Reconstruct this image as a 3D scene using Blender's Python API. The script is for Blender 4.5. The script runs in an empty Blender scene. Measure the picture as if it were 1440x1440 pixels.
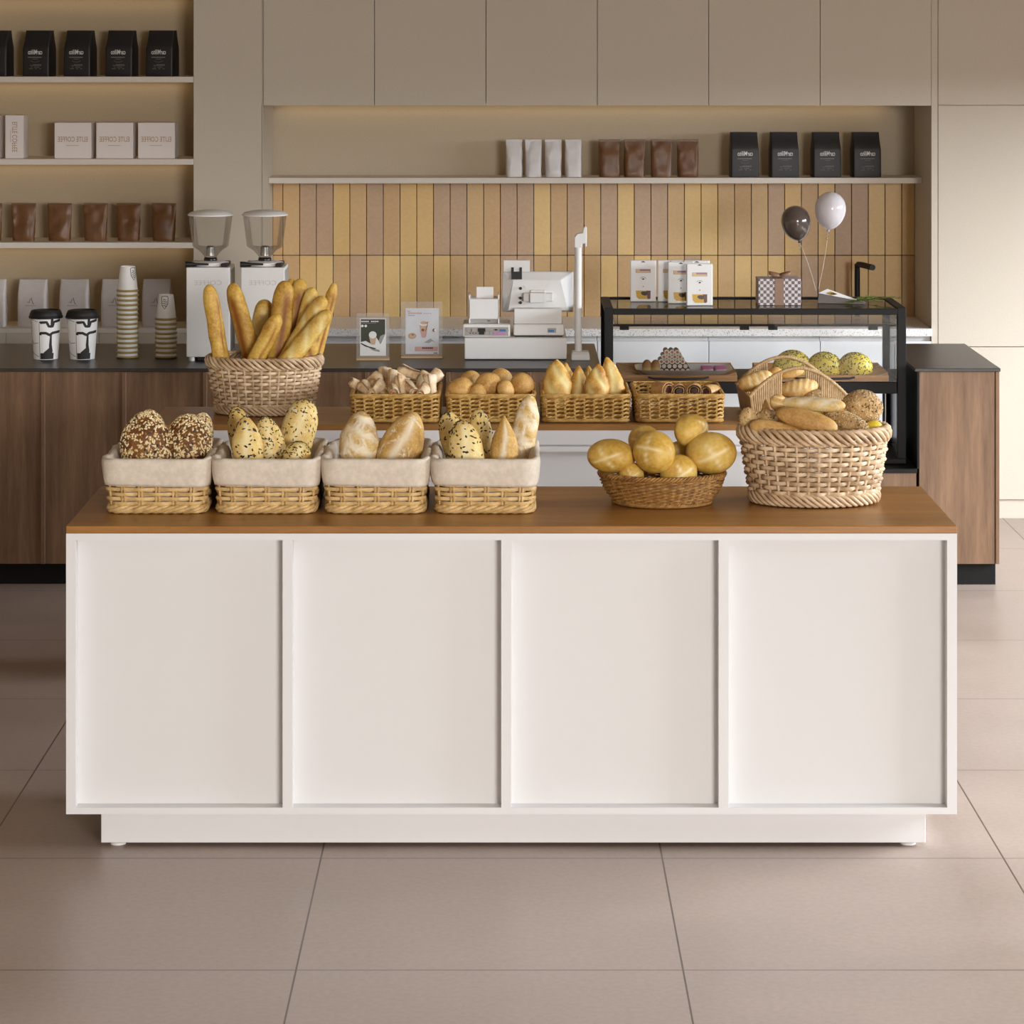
import bpy, bmesh, math, random
from mathutils import Vector, Matrix, Euler, noise as mnoise
C = bpy.context.scene.collection
SC = bpy.context.scene
PI = math.pi
R = random.Random(7)

# ------------------------------------------------------------------ camera, world, light, exposure
F, CX, HY, H = 4055.0, 712.0, 35.0, 2.2          # focal length in px, vanishing point, camera height
cd = bpy.data.cameras.new('camera'); cam = bpy.data.objects.new('camera', cd); C.objects.link(cam)
cam.location = (0, 0, H); cam.rotation_euler = (PI/2, 0, 0)
cd.sensor_width = 36; cd.lens = 36*F/1440
cd.shift_x = (720-CX)/1440; cd.shift_y = -(720-HY)/1440
cd.clip_start = 0.05; cd.clip_end = 100
SC.camera = cam
wd = bpy.data.worlds.new('daylight'); SC.world = wd; wd.use_nodes = True
wn = wd.node_tree; wb = wn.nodes['Background']
wc = wn.nodes.new('ShaderNodeTexCoord'); wx = wn.nodes.new('ShaderNodeSeparateXYZ'); wr_ = wn.nodes.new('ShaderNodeValToRGB')
wn.links.new(wc.outputs['Generated'], wx.inputs[0]); wn.links.new(wx.outputs['Z'], wr_.inputs[0])
wr_.color_ramp.elements[0].position = 0.0; wr_.color_ramp.elements[0].color = (0.30, 0.26, 0.22, 1)      # street below the horizon
wr_.color_ramp.elements[1].position = 0.04; wr_.color_ramp.elements[1].color = (1.0, 0.92, 0.81, 1)      # overcast sky
wn.links.new(wr_.outputs[0], wb.inputs[0]); wb.inputs[1].default_value = 0.95
SC.view_settings.view_transform = 'Standard'; SC.view_settings.look = 'None'
SC.view_settings.gamma = 1.0; SC.view_settings.use_curve_mapping = False
SC.view_settings.exposure = 0.0
SC.cycles.max_bounces = 8; SC.cycles.transparent_max_bounces = 16
SC.cycles.sample_clamp_indirect = 4.0
def area(name, loc, target, sx, sy, power, col):
    l = bpy.data.lights.new(name, 'AREA'); l.shape = 'RECTANGLE'; l.size = sx; l.size_y = sy
    l.energy = power; l.color = col
    o = bpy.data.objects.new(name, l); C.objects.link(o); o.location = loc
    o.rotation_euler = (Vector(target)-Vector(loc)).to_track_quat('-Z', 'Y').to_euler()
    return o
area('window_daylight', (8.0, 8.6, 3.2), (0.0, 9.2, 2.0), 7.0, 2.4, 2550, (0.82, 0.91, 1.0))
area('storefront_daylight', (5.0, -7.0, 2.7), (0.3, 9.0, 0.6), 4.0, 2.0, 1560, (1.0, 0.975, 0.945))

# ------------------------------------------------------------------ helpers
def W(px, py, Y):
    return Vector(((px-CX)*Y/F, Y, H-(py-HY)*Y/F))
def lin(c):
    f = lambda u: (u/12.92 if u <= 0.04045 else ((u+0.055)/1.055)**2.4)
    return (f(c[0]/255), f(c[1]/255), f(c[2]/255), 1)
class MB:
    def __init__(s): s.v = []; s.f = []; s.m = []; s.scar = {}
    def add(s, vs, fs, mi=0, M=None):
        b = len(s.v)
        s.v += [tuple(M @ Vector(p)) if M is not None else tuple(p) for p in vs]
        for f in fs: s.f.append(tuple(i+b for i in f)); s.m.append(mi)
        return b
    def box(s, x0, x1, y0, y1, z0, z1, mi=0, M=None):
        vs = [(x0,y0,z0),(x1,y0,z0),(x1,y1,z0),(x0,y1,z0),(x0,y0,z1),(x1,y0,z1),(x1,y1,z1),(x0,y1,z1)]
        s.add(vs, [(0,3,2,1),(4,5,6,7),(0,1,5,4),(1,2,6,5),(2,3,7,6),(3,0,4,7)], mi, M); return s
    def tube(s, pts, r, n=6, closed=False, mi=0, M=None, flat=1.0):
        pts = [Vector(p) for p in pts]; k = len(pts)
        rr = r if isinstance(r, (list, tuple)) else [r]*k
        vs = []; up = Vector((0,0,1)); prev = None
        for i, p in enumerate(pts):
            if closed: t = pts[(i+1) % k]-pts[i-1]
            else: t = pts[min(i+1,k-1)]-pts[max(i-1,0)]
            if t.length < 1e-9: t = Vector((0,0,1))
            t.normalize()
            a = up if abs(t.z) < 0.93 else Vector((1,0,0))
            if prev is not None and abs(t.dot(prev)) < 0.98: a = prev
            u = t.cross(a); u.normalize(); w = u.cross(t); w.normalize()
            if abs(t.z) >= 0.93 or prev is not None: prev = w
            if closed and abs(t.z) < 0.93: prev = None
            for j in range(n):
                q = 2*PI*j/n
                vs.append(p+u*math.cos(q)*rr[i]*flat+w*math.sin(q)*rr[i])
        fs = []
        for i in range(k if closed else k-1):
            for j in range(n):
                a0 = i*n+j; a1 = i*n+(j+1) % n; b0 = ((i+1) % k)*n+j; b1 = ((i+1) % k)*n+(j+1) % n
                fs.append((a0,a1,b1,b0))
        if not closed: fs.append(tuple(range(n))[::-1]); fs.append(tuple(range((k-1)*n, k*n)))
        s.add(vs, fs, mi, M); return s
    def lathe(s, prof, n=24, mi=0, M=None, sy=1.0):
        vs = []
        for (r, z) in prof:
            for j in range(n): vs.append((r*math.cos(2*PI*j/n), sy*r*math.sin(2*PI*j/n), z))
        fs = []
        for i in range(len(prof)-1):
            for j in range(n):
                fs.append((i*n+j, i*n+(j+1) % n, (i+1)*n+(j+1) % n, (i+1)*n+j))
        if prof[0][0] > 1e-5: fs.append(tuple(range(n))[::-1])
        if prof[-1][0] > 1e-5: fs.append(tuple(range((len(prof)-1)*n, len(prof)*n)))
        s.add(vs, fs, mi, M); return s
    def loft(s, loops, mi=0, caps=(True, True), M=None):
        n = len(loops[0]); vs = [p for l in loops for p in l]; fs = []
        for i in range(len(loops)-1):
            for j in range(n):
                fs.append((i*n+j, i*n+(j+1) % n, (i+1)*n+(j+1) % n, (i+1)*n+j))
        if caps[0]: fs.append(tuple(range(n))[::-1])
        if caps[1]: fs.append(tuple(range((len(loops)-1)*n, len(loops)*n)))
        s.add(vs, fs, mi, M); return s
    def prism(s, poly, y0, y1, mi=0, M=None):       # poly in (x, z), extruded along y
        n = len(poly)
        s.add([(x,y0,z) for x,z in poly]+[(x,y1,z) for x,z in poly],
              [tuple(range(n)), tuple(range(n,2*n))[::-1]]+[(i,(i+1) % n,n+(i+1) % n,n+i) for i in range(n)], mi, M); return s
    def text(s, txt, size, cx, y, cz, mi=0, mirror=True, rot=0, ext=0.0004, M=None, sx=1.0, bold=0.0):
        cu = bpy.data.curves.new('t', 'FONT'); cu.body = txt; cu.size = size; cu.align_x = 'CENTER'; cu.align_y = 'CENTER'
        cu.extrude = 0.0; cu.offset = bold*size; cu.resolution_u = 3
        o = bpy.data.objects.new('t', cu); C.objects.link(o)
        dg = bpy.context.evaluated_depsgraph_get(); dg.update()
        me = bpy.data.meshes.new_from_object(o.evaluated_get(dg))
        mx = -1 if mirror else 1; c, sn = math.cos(rot), math.sin(rot)
        vs = []
        for v in me.vertices:
            a, b = v.co.x*mx*sx, v.co.y
            vs.append((cx+a*c-b*sn, y, cz+a*sn+b*c))
        s.add(vs, [tuple(p.vertices) for p in me.polygons], mi, M)
        bpy.data.objects.remove(o); bpy.data.curves.remove(cu); bpy.data.meshes.remove(me); return s
    def build(s, name, mats, parent=None, smooth=None, bevel=0, loc=None, recalc=True, seg=2, sub=0, solid=0):
        me = bpy.data.meshes.new(name); me.from_pydata(s.v, [], s.f)
        if not isinstance(mats, (list, tuple)): mats = [mats]
        for m in mats: me.materials.append(m)
        me.polygons.foreach_set('material_index', s.m)
        if s.scar:
            at = me.attributes.new('scar', 'FLOAT', 'POINT')
            for i, w in s.scar.items(): at.data[i].value = w
        if recalc:
            bm = bmesh.new(); bm.from_mesh(me); bmesh.ops.recalc_face_normals(bm, faces=bm.faces); bm.to_mesh(me); bm.free()
        if smooth is not None:
            me.polygons.foreach_set('use_smooth', [True]*len(me.polygons))
            if smooth < 180: me.set_sharp_from_angle(angle=math.radians(smooth))
        me.update()
        o = bpy.data.objects.new(name, me); C.objects.link(o)
        if parent: o.parent = parent
        if loc is not None: o.location = loc
        if bevel:
            b = o.modifiers.new('bevel', 'BEVEL'); b.width = bevel; b.segments = seg; b.limit_method = 'ANGLE'; b.angle_limit = math.radians(40)
        if solid:
            b = o.modifiers.new('solid', 'SOLIDIFY'); b.thickness = solid; b.offset = 0
        if sub:
            b = o.modifiers.new('sub', 'SUBSURF'); b.levels = sub; b.render_levels = sub
        return o
def tag(o, label=None, cat=None, group=None, kind=None):
    if label: o['label'] = label
    if cat: o['category'] = cat
    if group: o['group'] = group
    if kind: o['kind'] = kind
    return o
def empty(name, loc, label=None, cat=None, group=None, rz=0.0):
    o = bpy.data.objects.new(name, None); C.objects.link(o); o.location = loc; o.rotation_euler = (0,0,rz)
    o.empty_display_size = 0.05
    return tag(o, label, cat, group)
def copy_tree(o, parent=None):
    c = o.copy(); C.objects.link(c)
    if parent: c.parent = parent
    for ch in list(o.children): copy_tree(ch, c)
    return c
ORD = ['first','second','third','fourth','fifth','sixth','seventh','eighth','ninth','tenth','eleventh','twelfth','thirteenth','fourteenth','fifteenth']

# ------------------------------------------------------------------ materials
class N:
    def __init__(s, name):
        s.m = bpy.data.materials.new(name); s.m.use_nodes = True; s.t = s.m.node_tree
        s.b = s.t.nodes['Principled BSDF']
    def n(s, ty, **k):
        o = s.t.nodes.new(ty)
        for a, v in k.items(): setattr(o, a, v)
        return o
    def l(s, a, b): s.t.links.new(a, b)
    def ramp(s, fac, stops, interp='LINEAR'):
        r = s.n('ShaderNodeValToRGB'); r.color_ramp.interpolation = interp
        e = r.color_ramp.elements
        while len(e) < len(stops): e.new(0.5)
        for k, (p, c) in enumerate(stops): e[k].position = p; e[k].color = c if len(c) == 4 else (*c, 1)
        s.l(fac, r.inputs[0]); return r.outputs[0]
    def noise(s, scale, detail=3, rough=0.5, vec=None, dist=0.0):
        q = s.n('ShaderNodeTexNoise'); q.inputs['Scale'].default_value = scale; q.inputs['Detail'].default_value = detail
        q.inputs['Roughness'].default_value = rough; q.inputs['Distortion'].default_value = dist
        if vec is not None: s.l(vec, q.inputs['Vector'])
        return q.outputs['Fac']
    def obj(s, sc=(1,1,1), loc=(0,0,0)):
        c = s.n('ShaderNodeTexCoord'); mp = s.n('ShaderNodeMapping')
        mp.inputs['Scale'].default_value = sc; mp.inputs['Location'].default_value = loc
        s.l(c.outputs['Object'], mp.inputs[0]); return mp.outputs[0]
    def island(s): return s.n('ShaderNodeNewGeometry').outputs['Random Per Island']
    def mix(s, fac, a, b, mode='MIX'):
        q = s.n('ShaderNodeMix', data_type='RGBA', blend_type=mode)
        for i, x in ((0, fac), (6, a), (7, b)):
            if hasattr(x, 'is_linked'): s.l(x, q.inputs[i])
            else: q.inputs[i].default_value = x
        return q.outputs[2]
    def bump(s, fac, strength, dist=0.002):
        q = s.n('ShaderNodeBump'); q.inputs['Strength'].default_value = strength; q.inputs['Distance'].default_value = dist
        s.l(fac, q.inputs['Height']); s.l(q.outputs[0], s.b.inputs['Normal'])
    def col(s, x):
        if hasattr(x, 'is_linked'): s.l(x, s.b.inputs['Base Color'])
        else: s.b.inputs['Base Color'].default_value = x
    def set(s, rough=0.5, metal=0.0, **k):
        s.b.inputs['Roughness'].default_value = rough; s.b.inputs['Metallic'].default_value = metal
        for a, v in k.items(): s.b.inputs[a].default_value = v
def flat(name, rgb, rough=0.5, metal=0.0, var=0.04, scale=14, bump=0.0, **k):
    m = N(name); c = lin(rgb); m.set(rough, metal, **k)
    f = m.noise(scale, 3, 0.6, m.obj())
    d = tuple(max(0, x*(1-var)) for x in c[:3])+(1,); e = tuple(min(1, x*(1+var)) for x in c[:3])+(1,)
    m.col(m.ramp(f, [(0.35, d), (0.65, e)]))
    if bump: m.bump(m.noise(scale*12, 2, 0.6, m.obj()), bump)
    return m.m
def wood(name, dark, mid, light, axis='x', rough=0.45, sc=1.0, coat=0.0):
    m = N(name); m.set(rough)
    st = {'x': (1.2,16,16), 'z': (16,16,1.2)}[axis]
    v = m.obj(tuple(a*sc for a in st))
    g = m.noise(2.2, 6, 0.62, v, 0.6); g2 = m.noise(9, 4, 0.7, v, 0.2)
    big = m.noise(0.9, 2, 0.5, v)
    c = m.ramp(g, [(0.3, lin(dark)), (0.52, lin(mid)), (0.72, lin(light))])
    c = m.mix(0.35, c, m.ramp(g2, [(0.35, lin(dark)), (0.65, lin(light))]))
    c = m.mix(0.3, c, m.ramp(big, [(0.35, lin(dark)), (0.65, lin(light))]))
    m.col(c); m.bump(g2, 0.05, 0.001)
    m.b.inputs['Coat Weight'].default_value = coat
    return m.m
def thin_glass(name, tint=(1,1,1,1), gl=0.9, rough=0.02, haze=0.0):
    m = N(name); t = m.t; m.t.nodes.remove(m.b)
    out = t.nodes['Material Output']; tr = m.n('ShaderNodeBsdfTransparent'); tr.inputs[0].default_value = tint
    g = m.n('ShaderNodeBsdfGlossy'); g.inputs['Roughness'].default_value = rough
    lw = m.n('ShaderNodeLayerWeight'); lw.inputs[0].default_value = 0.28
    mu = m.n('ShaderNodeMath', operation='MULTIPLY'); mu.inputs[1].default_value = gl
    m.l(lw.outputs['Fresnel'], mu.inputs[0]); mx = m.n('ShaderNodeMixShader')
    m.l(mu.outputs[0], mx.inputs[0]); m.l(tr.outputs[0], mx.inputs[1]); m.l(g.outputs[0], mx.inputs[2]); 
    if haze:
        df = m.n('ShaderNodeBsdfDiffuse'); df.inputs[0].default_value = (0.85, 0.83, 0.82, 1); hm = m.n('ShaderNodeMixShader'); hm.inputs[0].default_value = haze
        m.l(mx.outputs[0], hm.inputs[1]); m.l(df.outputs[0], hm.inputs[2]); m.l(hm.outputs[0], out.inputs[0])
    else: m.l(mx.outputs[0], out.inputs[0])
    return m.m
def wicker(name, dark, mid, light, sc=40):
    m = N(name); m.set(0.55)
    f = m.noise(sc, 4, 0.65, m.obj()); g = m.island()
    c = m.ramp(f, [(0.3, lin(dark)), (0.5, lin(mid)), (0.7, lin(light))])
    c = m.mix(0.35, c, m.ramp(g, [(0.0, lin(dark)), (0.5, lin(mid)), (1.0, lin(light))]))
    m.col(c); m.bump(m.noise(sc*8, 2, 0.6, m.obj()), 0.15, 0.001); return m.m
def crust(name, dark, mid, light, scar, flour=0.0, sc=18, rough=0.6, bump=0.25, bs=90, fl=(238,226,205)):
    m = N(name); m.set(rough)
    oi = m.n('ShaderNodeObjectInfo'); add = m.n('ShaderNodeVectorMath', operation='ADD')
    m.l(m.obj(), add.inputs[0]); m.l(oi.outputs['Random'], add.inputs[1]); v = add.outputs[0]
    f = m.noise(sc, 5, 0.6, v, 0.4)
    c = m.ramp(f, [(0.28, lin(dark)), (0.5, lin(mid)), (0.72, lin(light))])
    sp = m.noise(sc*9, 2, 0.5, v)
    c = m.mix(0.22, c, m.ramp(sp, [(0.4, lin(dark)), (0.6, lin(light))]))
    if flour:
        ff = m.ramp(m.noise(sc*1.3, 6, 0.75, v, 1.2), [(0.62-flour*0.3, (0,0,0,1)), (0.72-flour*0.2, (1,1,1,1))])
        c = m.mix(ff, c, lin(fl))
    at = m.n('ShaderNodeAttribute', attribute_name='scar')
    c = m.mix(at.outputs['Fac'], c, lin(scar))
    m.col(c); m.bump(m.noise(bs, 4, 0.65, v), bump, 0.004); return m.m
M = {}
M['white'] = flat('white_lacquer', (222,220,220), 0.42, var=0.003)
M['white_panel'] = flat('white_panel_paint', (218,216,215), 0.55, var=0.003)
M['paint'] = flat('wall_paint', (197,185,168), 0.7, var=0.03, scale=160)
M['paint_back'] = flat('niche_back_paint', (188,173,150), 0.75, var=0.06, scale=200)
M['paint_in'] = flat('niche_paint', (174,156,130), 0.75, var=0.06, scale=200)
M['shelf'] = flat('shelf_paint', (214,204,192), 0.6, var=0.03, scale=200)
M['black'] = flat('black_metal', (24,22,21), 0.5, var=0.05, **{'Specular IOR Level': 0.2})
M['black_gloss'] = flat('black_gloss', (24,22,21), 0.2)
M['rubber'] = flat('black_rubber', (22,20,20), 0.55)
M['plinth'] = flat('plinth_black', (20,17,16), 0.6, **{'Specular IOR Level': 0.2})
M['wood_top'] = wood('table_wood', (126,82,32), (152,103,44), (174,122,58), 'x', 0.36)
M['wood_panel'] = wood('walnut_panel', (90,63,42), (120,88,62), (144,110,81), 'z', 0.5)
M['wood_tray'] = wood('tray_wood', (164,112,62), (208,152,92), (226,178,120), 'x', 0.45, 2.0)
M['steel'] = flat('brushed_steel', (190,188,186), 0.25, 1.0)
M['plastic'] = flat('white_plastic', (234,232,230), 0.45, var=0.01)
M['plastic_grey'] = flat('grey_plastic', (170,165,160), 0.5)
M['ceramic'] = flat('white_ceramic', (235,233,232), 0.2, var=0.01)
M['glass'] = thin_glass('clear_glass', (0.97,0.975,0.97,1))
M['glass_dark'] = thin_glass('smoked_glass', (0.80,0.78,0.76,1), 0.9)
M['acrylic'] = thin_glass('clear_acrylic', (0.96,0.955,0.95,1), 0.6, 0.05, 0.14)
M['hopper'] = thin_glass('hopper_plastic', (0.92,0.915,0.90,1), 0.55, 0.05)
M['linen'] = flat('linen_cloth', (216,203,186), 0.9, var=0.08, scale=60, bump=0.35)
M['wick'] = wicker('willow_wicker', (140,104,56), (205,168,108), (230,200,148))
M['wick_round'] = wicker('round_wicker', (140,108,78), (208,178,140), (234,212,182), 22)
M['wick_gold'] = wicker('golden_wicker', (140,96,38), (198,154,80), (226,190,120), 60)
M['wick_bowl'] = wicker('brown_wicker', (96,62,24), (150,104,48), (186,142,78), 60)
M['wick_hand'] = wicker('seagrass_rope', (150,116,74), (190,156,110), (212,182,140), 60)
M['bag_black'] = flat('black_paper', (34,30,30), 0.5, bump=0.15, scale=20)
M['bag_brown'] = flat('kraft_foil', (104,66,32), 0.42, var=0.15, scale=20, bump=0.2)
M['bag_white'] = flat('white_kraft', (202,193,188), 0.65, var=0.03, scale=30, bump=0.2)
M['bag_silver'] = flat('pearl_foil', (205,198,195), 0.4, var=0.05, scale=20, bump=0.1)
M['box_white'] = flat('pale_card', (224,214,210), 0.6, var=0.01)
M['ink_white'] = flat('white_ink', (225,222,220), 0.6)
M['ink_grey'] = flat('grey_ink', (120,114,110), 0.6)
M['ink_tan'] = flat('tan_foil_ink', (176,142,104), 0.5)
M['ink_black'] = flat('black_ink', (30,27,26), 0.6)
M['cup_white'] = flat('cup_paper', (236,234,232), 0.5, var=0.01)
M['cup_rim'] = flat('cup_rim_kraft', (166,142,78), 0.5)
M['emboss'] = flat('embossed_plastic', (206,203,201), 0.4)
# ------------------------------------------------------------------ the setting
fm = N('floor_tiles'); fm.set(0.38); fm.b.inputs['Specular IOR Level'].default_value = 0.45
br = fm.n('ShaderNodeTexBrick', offset=0.0, squash=1.0)
fm.l(fm.obj((1,1,1), (0.4895+9.01, -7.612+9.0, 0)), br.inputs['Vector'])
br.inputs['Scale'].default_value = 1.0; br.inputs['Mortar Size'].default_value = 0.0022; br.inputs['Mortar Smooth'].default_value = 0.0
br.inputs['Brick Width'].default_value = 0.901; br.inputs['Row Height'].default_value = 0.9
fa = fm.noise(1.6, 5, 0.6, fm.obj()); fb = fm.noise(60, 3, 0.6, fm.obj())
fc = fm.ramp(fa, [(0.3, lin((152,134,122))), (0.7, lin((170,151,139)))])
fc = fm.mix(0.12, fc, fm.ramp(fb, [(0.35, lin((128,112,101))), (0.65, lin((186,167,155)))]))
fm.l(fc, br.inputs['Color1']); fm.l(fc, br.inputs['Color2']); br.inputs['Mortar'].default_value = lin((88,74,64))
fm.col(br.outputs['Color'])
fr = fm.ramp(fa, [(0.3, (0.30,)*3), (0.7, (0.46,)*3)]); fm.l(fr, fm.b.inputs['Roughness'])
tag(MB().box(-4.2, 4.2, -1.0, 13.5, -0.05, 0).build('floor', fm.m), kind='structure')
tag(MB().box(-4.2, 4.2, 13.4, 13.5, 0, 3.0).build('wall_back', M['paint_back']), kind='structure')
tag(MB().box(-4.3, -4.2, -1.0, 13.5, 0, 3.0).build('wall_left', M['paint']), kind='structure')
wr = MB(); wr.box(4.2, 4.3, -1.0, 13.5, 2.05, 3.0); wr.box(4.2, 4.3, 12.3, 13.5, 0, 2.05); wr.box(4.2, 4.3, -1.0, 4.2, 0, 2.05)
tag(wr.build('wall_right', M['paint']), kind='structure')
w1 = MB()
for y in (4.2, 6.9, 8.7, 10.5, 12.24): w1.box(4.21, 4.27, y, y+0.06, 0, 2.05)
w1.box(4.21, 4.27, 4.2, 12.3, 1.99, 2.05); w1.box(4.21, 4.27, 4.2, 12.3, 0, 0.06)
tag(w1.build('window_1', M['black']), kind='structure')
tag(MB().box(-4.3, 4.3, -1.0, 13.5, 3.0, 3.1).build('ceiling', M['paint']), kind='structure')

YF, YB, S0 = 12.85, 13.38, 315.6
def xf(px): return (px-CX)/S0
def zf(py): return H-(py-HY)/S0
NL, NR = xf(370), xf(1310)
# tiled splashback: every tile of its own glaze
tm = N('glazed_tiles'); tm.set(0.45)
tc = tm.ramp(tm.island(), [(0.0, lin((216,178,114))), (0.2, lin((204,168,118))), (0.4, lin((186,154,124))), (0.6, lin((222,186,122))), (0.8, lin((198,160,112)))], 'CONSTANT')
tm.col(tm.mix(0.08, tc, tm.ramp(tm.noise(70, 3, 0.6, tm.obj()), [(0.35, lin((150,116,80))), (0.65, lin((226,192,140)))])))
tb = MB(); pit = 0.0776; x = NL+0.012-0.0776*0.55
sb = MB().box(NL, NR, 13.385, 13.40, 0.80, 1.50)
while x < NR:
    a, b = max(x, NL)+0.0015, min(x+pit, NR)-0.0015
    if b-a > 0.006:
        for z0, z1 in ((0.76, 1.1295), (1.1325, 1.502)): tb.box(a, b, 13.376, 13.388, z0, z1)
    x += pit
spl = tag(tb.build('wall_tiling', tm.m, bevel=0.0015, seg=1), kind='structure')
sb.build('grout', flat('dark_grout', (58,44,34), 0.9), spl)

# light strips: real warm strips under the cupboards and shelves
le = N('warm_strip'); le.b.inputs['Emission Color'].default_value = (1, 0.72, 0.36, 1); le.b.inputs['Emission Strength'].default_value = 2.2
M['led'] = le.m

# upper cupboards
NM = ['leftmost','second from left','third from left','third from right','second from right','rightmost']
for i in range(6):
    x0 = NL+i*(NR-NL)/6; x1 = NL+(i+1)*(NR-NL)/6
    e = empty('upper_cabinet', (x0, YF, 1.842), 'plain beige handleless wall cupboard above the niche, %s of six' % NM[i], 'cupboard', 'wall cupboards over the niche')
    w = x1-x0
    MB().box(0.001, w-0.001, 0.02, 0.53, 0, 1.15).build('carcass', M['paint'], e)
    MB().box(0.0012, w-0.0012, 0, 0.019, -0.002, 1.15).build('door', M['paint'], e, bevel=0.001, seg=1)
ls = MB().box(NL+0.03, NR-0.14, 13.34, 13.358, 1.833, 1.8405).build('light_strip', M['led'])
tag(ls, 'warm light strip under the wall cupboards, along the back of the niche', 'light')
# niche shelf
SY = 13.14
zs = H-(250-HY)*SY/F
tag(MB().box(NL+0.001, NR-0.001, SY, 13.374, zs-0.026, zs).build('wall_shelf', M['shelf'], bevel=0.002), 'long pale shelf across the niche above the tiled splashback', 'shelf')
# tall column cupboard left of the niche
cl, cr = xf(272), NL
e = empty('column_cabinet', (cl, YF, 0), 'tall beige column panel between the open shelving and the niche', 'cabinet')
MB().box(0.0, cr-cl-0.006, 0.0, 0.53, 0, 2.995).build('panel', M['paint'], e, bevel=0.0015, seg=1)
MB().box(cr-cl-0.006, cr-cl, 0.012, 0.53, 0, 2.995).build('shadow_gap', M['paint'], e)
MB().box(cr-cl-0.004, cr-cl, 0.0, 0.0125, 0, 1.842).build('edge_strip', M['paint'], e)
# right hand tall cupboards
tag(MB().box(NR, xf(1319)-0.001, YF, 13.395, 0, 2.995).build('trim_1', M['paint']), kind='structure')
x0 = xf(1319)
for k in range(2):
    e = empty('tall_cabinet', (x0+k*0.92, YF, 0), ['white floor to ceiling cupboard right of the niche, beside the counter end', 'white floor to ceiling cupboard beyond the frame edge, right of its twin'][k], 'cabinet', 'tall cupboards by the window')
    MB().box(0.002, 0.918, 0.021, 0.54, 0.085, 2.99).build('carcass', M['paint'], e)
    for z0, z1 in ((1.8435, 2.99), (0.7665, 1.8405), (0.085, 0.7635)):
        MB().box(0.0015, 0.9185, 0, 0.02, z0, z1).build('door', M['paint'], e, bevel=0.001, seg=1)
    MB().box(0.0, 0.92, 0.012, 0.5, 0, 0.083).build('plinth', M['paint'], e)
# open shelving on the left
sx0 = -3.0
e = empty('display_shelving', (cl, YF, 0), 'beige built-in open shelving left of the column, stacked with coffee bags', 'shelving')
BK = 0.31
L = sx0-cl
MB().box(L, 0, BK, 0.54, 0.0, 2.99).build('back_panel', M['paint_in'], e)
MB().box(L-0.03, L, 0, 0.54, 0, 2.99).build('side_panel', M['paint'], e)
ZS = [zf(107.8), zf(223.6), zf(341), zf(462)]
MB().box(L, -0.0005, 0, BK, ZS[0]+0.352, ZS[0]+0.376).build('shelf', M['shelf'], e, bevel=0.001)
for z in ZS[:3]: MB().box(L, -0.0005, 0, BK, z-0.026, z).build('shelf', M['shelf'], e, bevel=0.0015)
MB().box(L, -0.0005, 0, BK, ZS[3]-0.02, ZS[3]).build('shelf', M['shelf'], e)
xs = [xf(139)-cl-0.4151*k for k in range(-1, 5)]
for k in range(len(xs)-1):
    a, b = max(xs[k+1], L)+0.001, min(xs[k], -0.001)-0.001
    if b-a > 0.02: MB().box(a, b, 0, 0.02, 0.09, ZS[3]-0.021).build('drawer_front', M['paint'], e, bevel=0.001, seg=1)
MB().box(L, 0, 0.03, BK, 0, ZS[3]-0.021).build('carcass', M['paint'], e)
for z in [ZS[0]+0.352]+[q-0.026 for q in ZS[:3]]:
    MB().box(L+0.05, -0.05, BK-0.05, BK-0.03, z-0.003, z-0.0002).build('light_strip', M['led'], e)

# base cupboards and pale worktop under the niche
trm = N('terrazzo'); trm.set(0.35)
vo = trm.noise(150, 2, 0.8, trm.obj())
trm.col(trm.ramp(vo, [(0.34, lin((150,146,142))), (0.44, lin((226,222,219))), (0.8, lin((234,231,228)))]))
tag(MB().box(NL+0.001, NR-0.0005, YF-0.012, 13.374, 0.813, 0.847).build('back_worktop', trm.m, bevel=0.002), 'pale speckled stone worktop running below the tiled splashback', 'worktop')
for i in range(6):
    x0 = NL+i*(NR-NL)/6; w = (NR-NL)/6
    e = empty('base_cabinet', (x0, YF, 0), 'white handleless base cupboard under the speckled worktop, %s of six' % NM[i], 'cupboard', 'base cupboards behind the counter')
    MB().box(0.001, w-0.001, 0.03, 0.52, 0.08, 0.8125).build('carcass', M['white'], e)
    MB().box(0.0015, w-0.0015, 0, 0.022, 0.08, 0.79).build('door', M['white'], e, bevel=0.0015, seg=1)
    MB().box(0, w, 0.05, 0.5, 0, 0.079).build('plinth', M['white'], e)
# tap on the back worktop
Yt = 13.2
tx = (1205.5-CX)*Yt/F
e = empty('kitchen_tap', (tx, Yt, 0.847), 'matt black tap with a square bend rising behind the display case', 'tap')
zt = H-(371-HY)*Yt/F-0.847
MB().lathe([(0.022,0),(0.022,0.012),(0.014,0.016),(0.0125,0.02),(0.0125,zt-0.01),(0.0125,zt)], 18).build('column', M['black'], e, smooth=40)
MB().tube([(0,0,zt-0.014),(0.004,-0.012,zt-0.002),(0.012,-0.05,zt),(0.045,-0.2,zt)], [0.0125,0.0135,0.0135,0.0135], 16).build('spout', M['black'], e, smooth=40)
MB().tube([(0.012,0,0.09),(0.05,0,0.1)], 0.006, 10).build('lever', M['black'], e, smooth=40)

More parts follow.
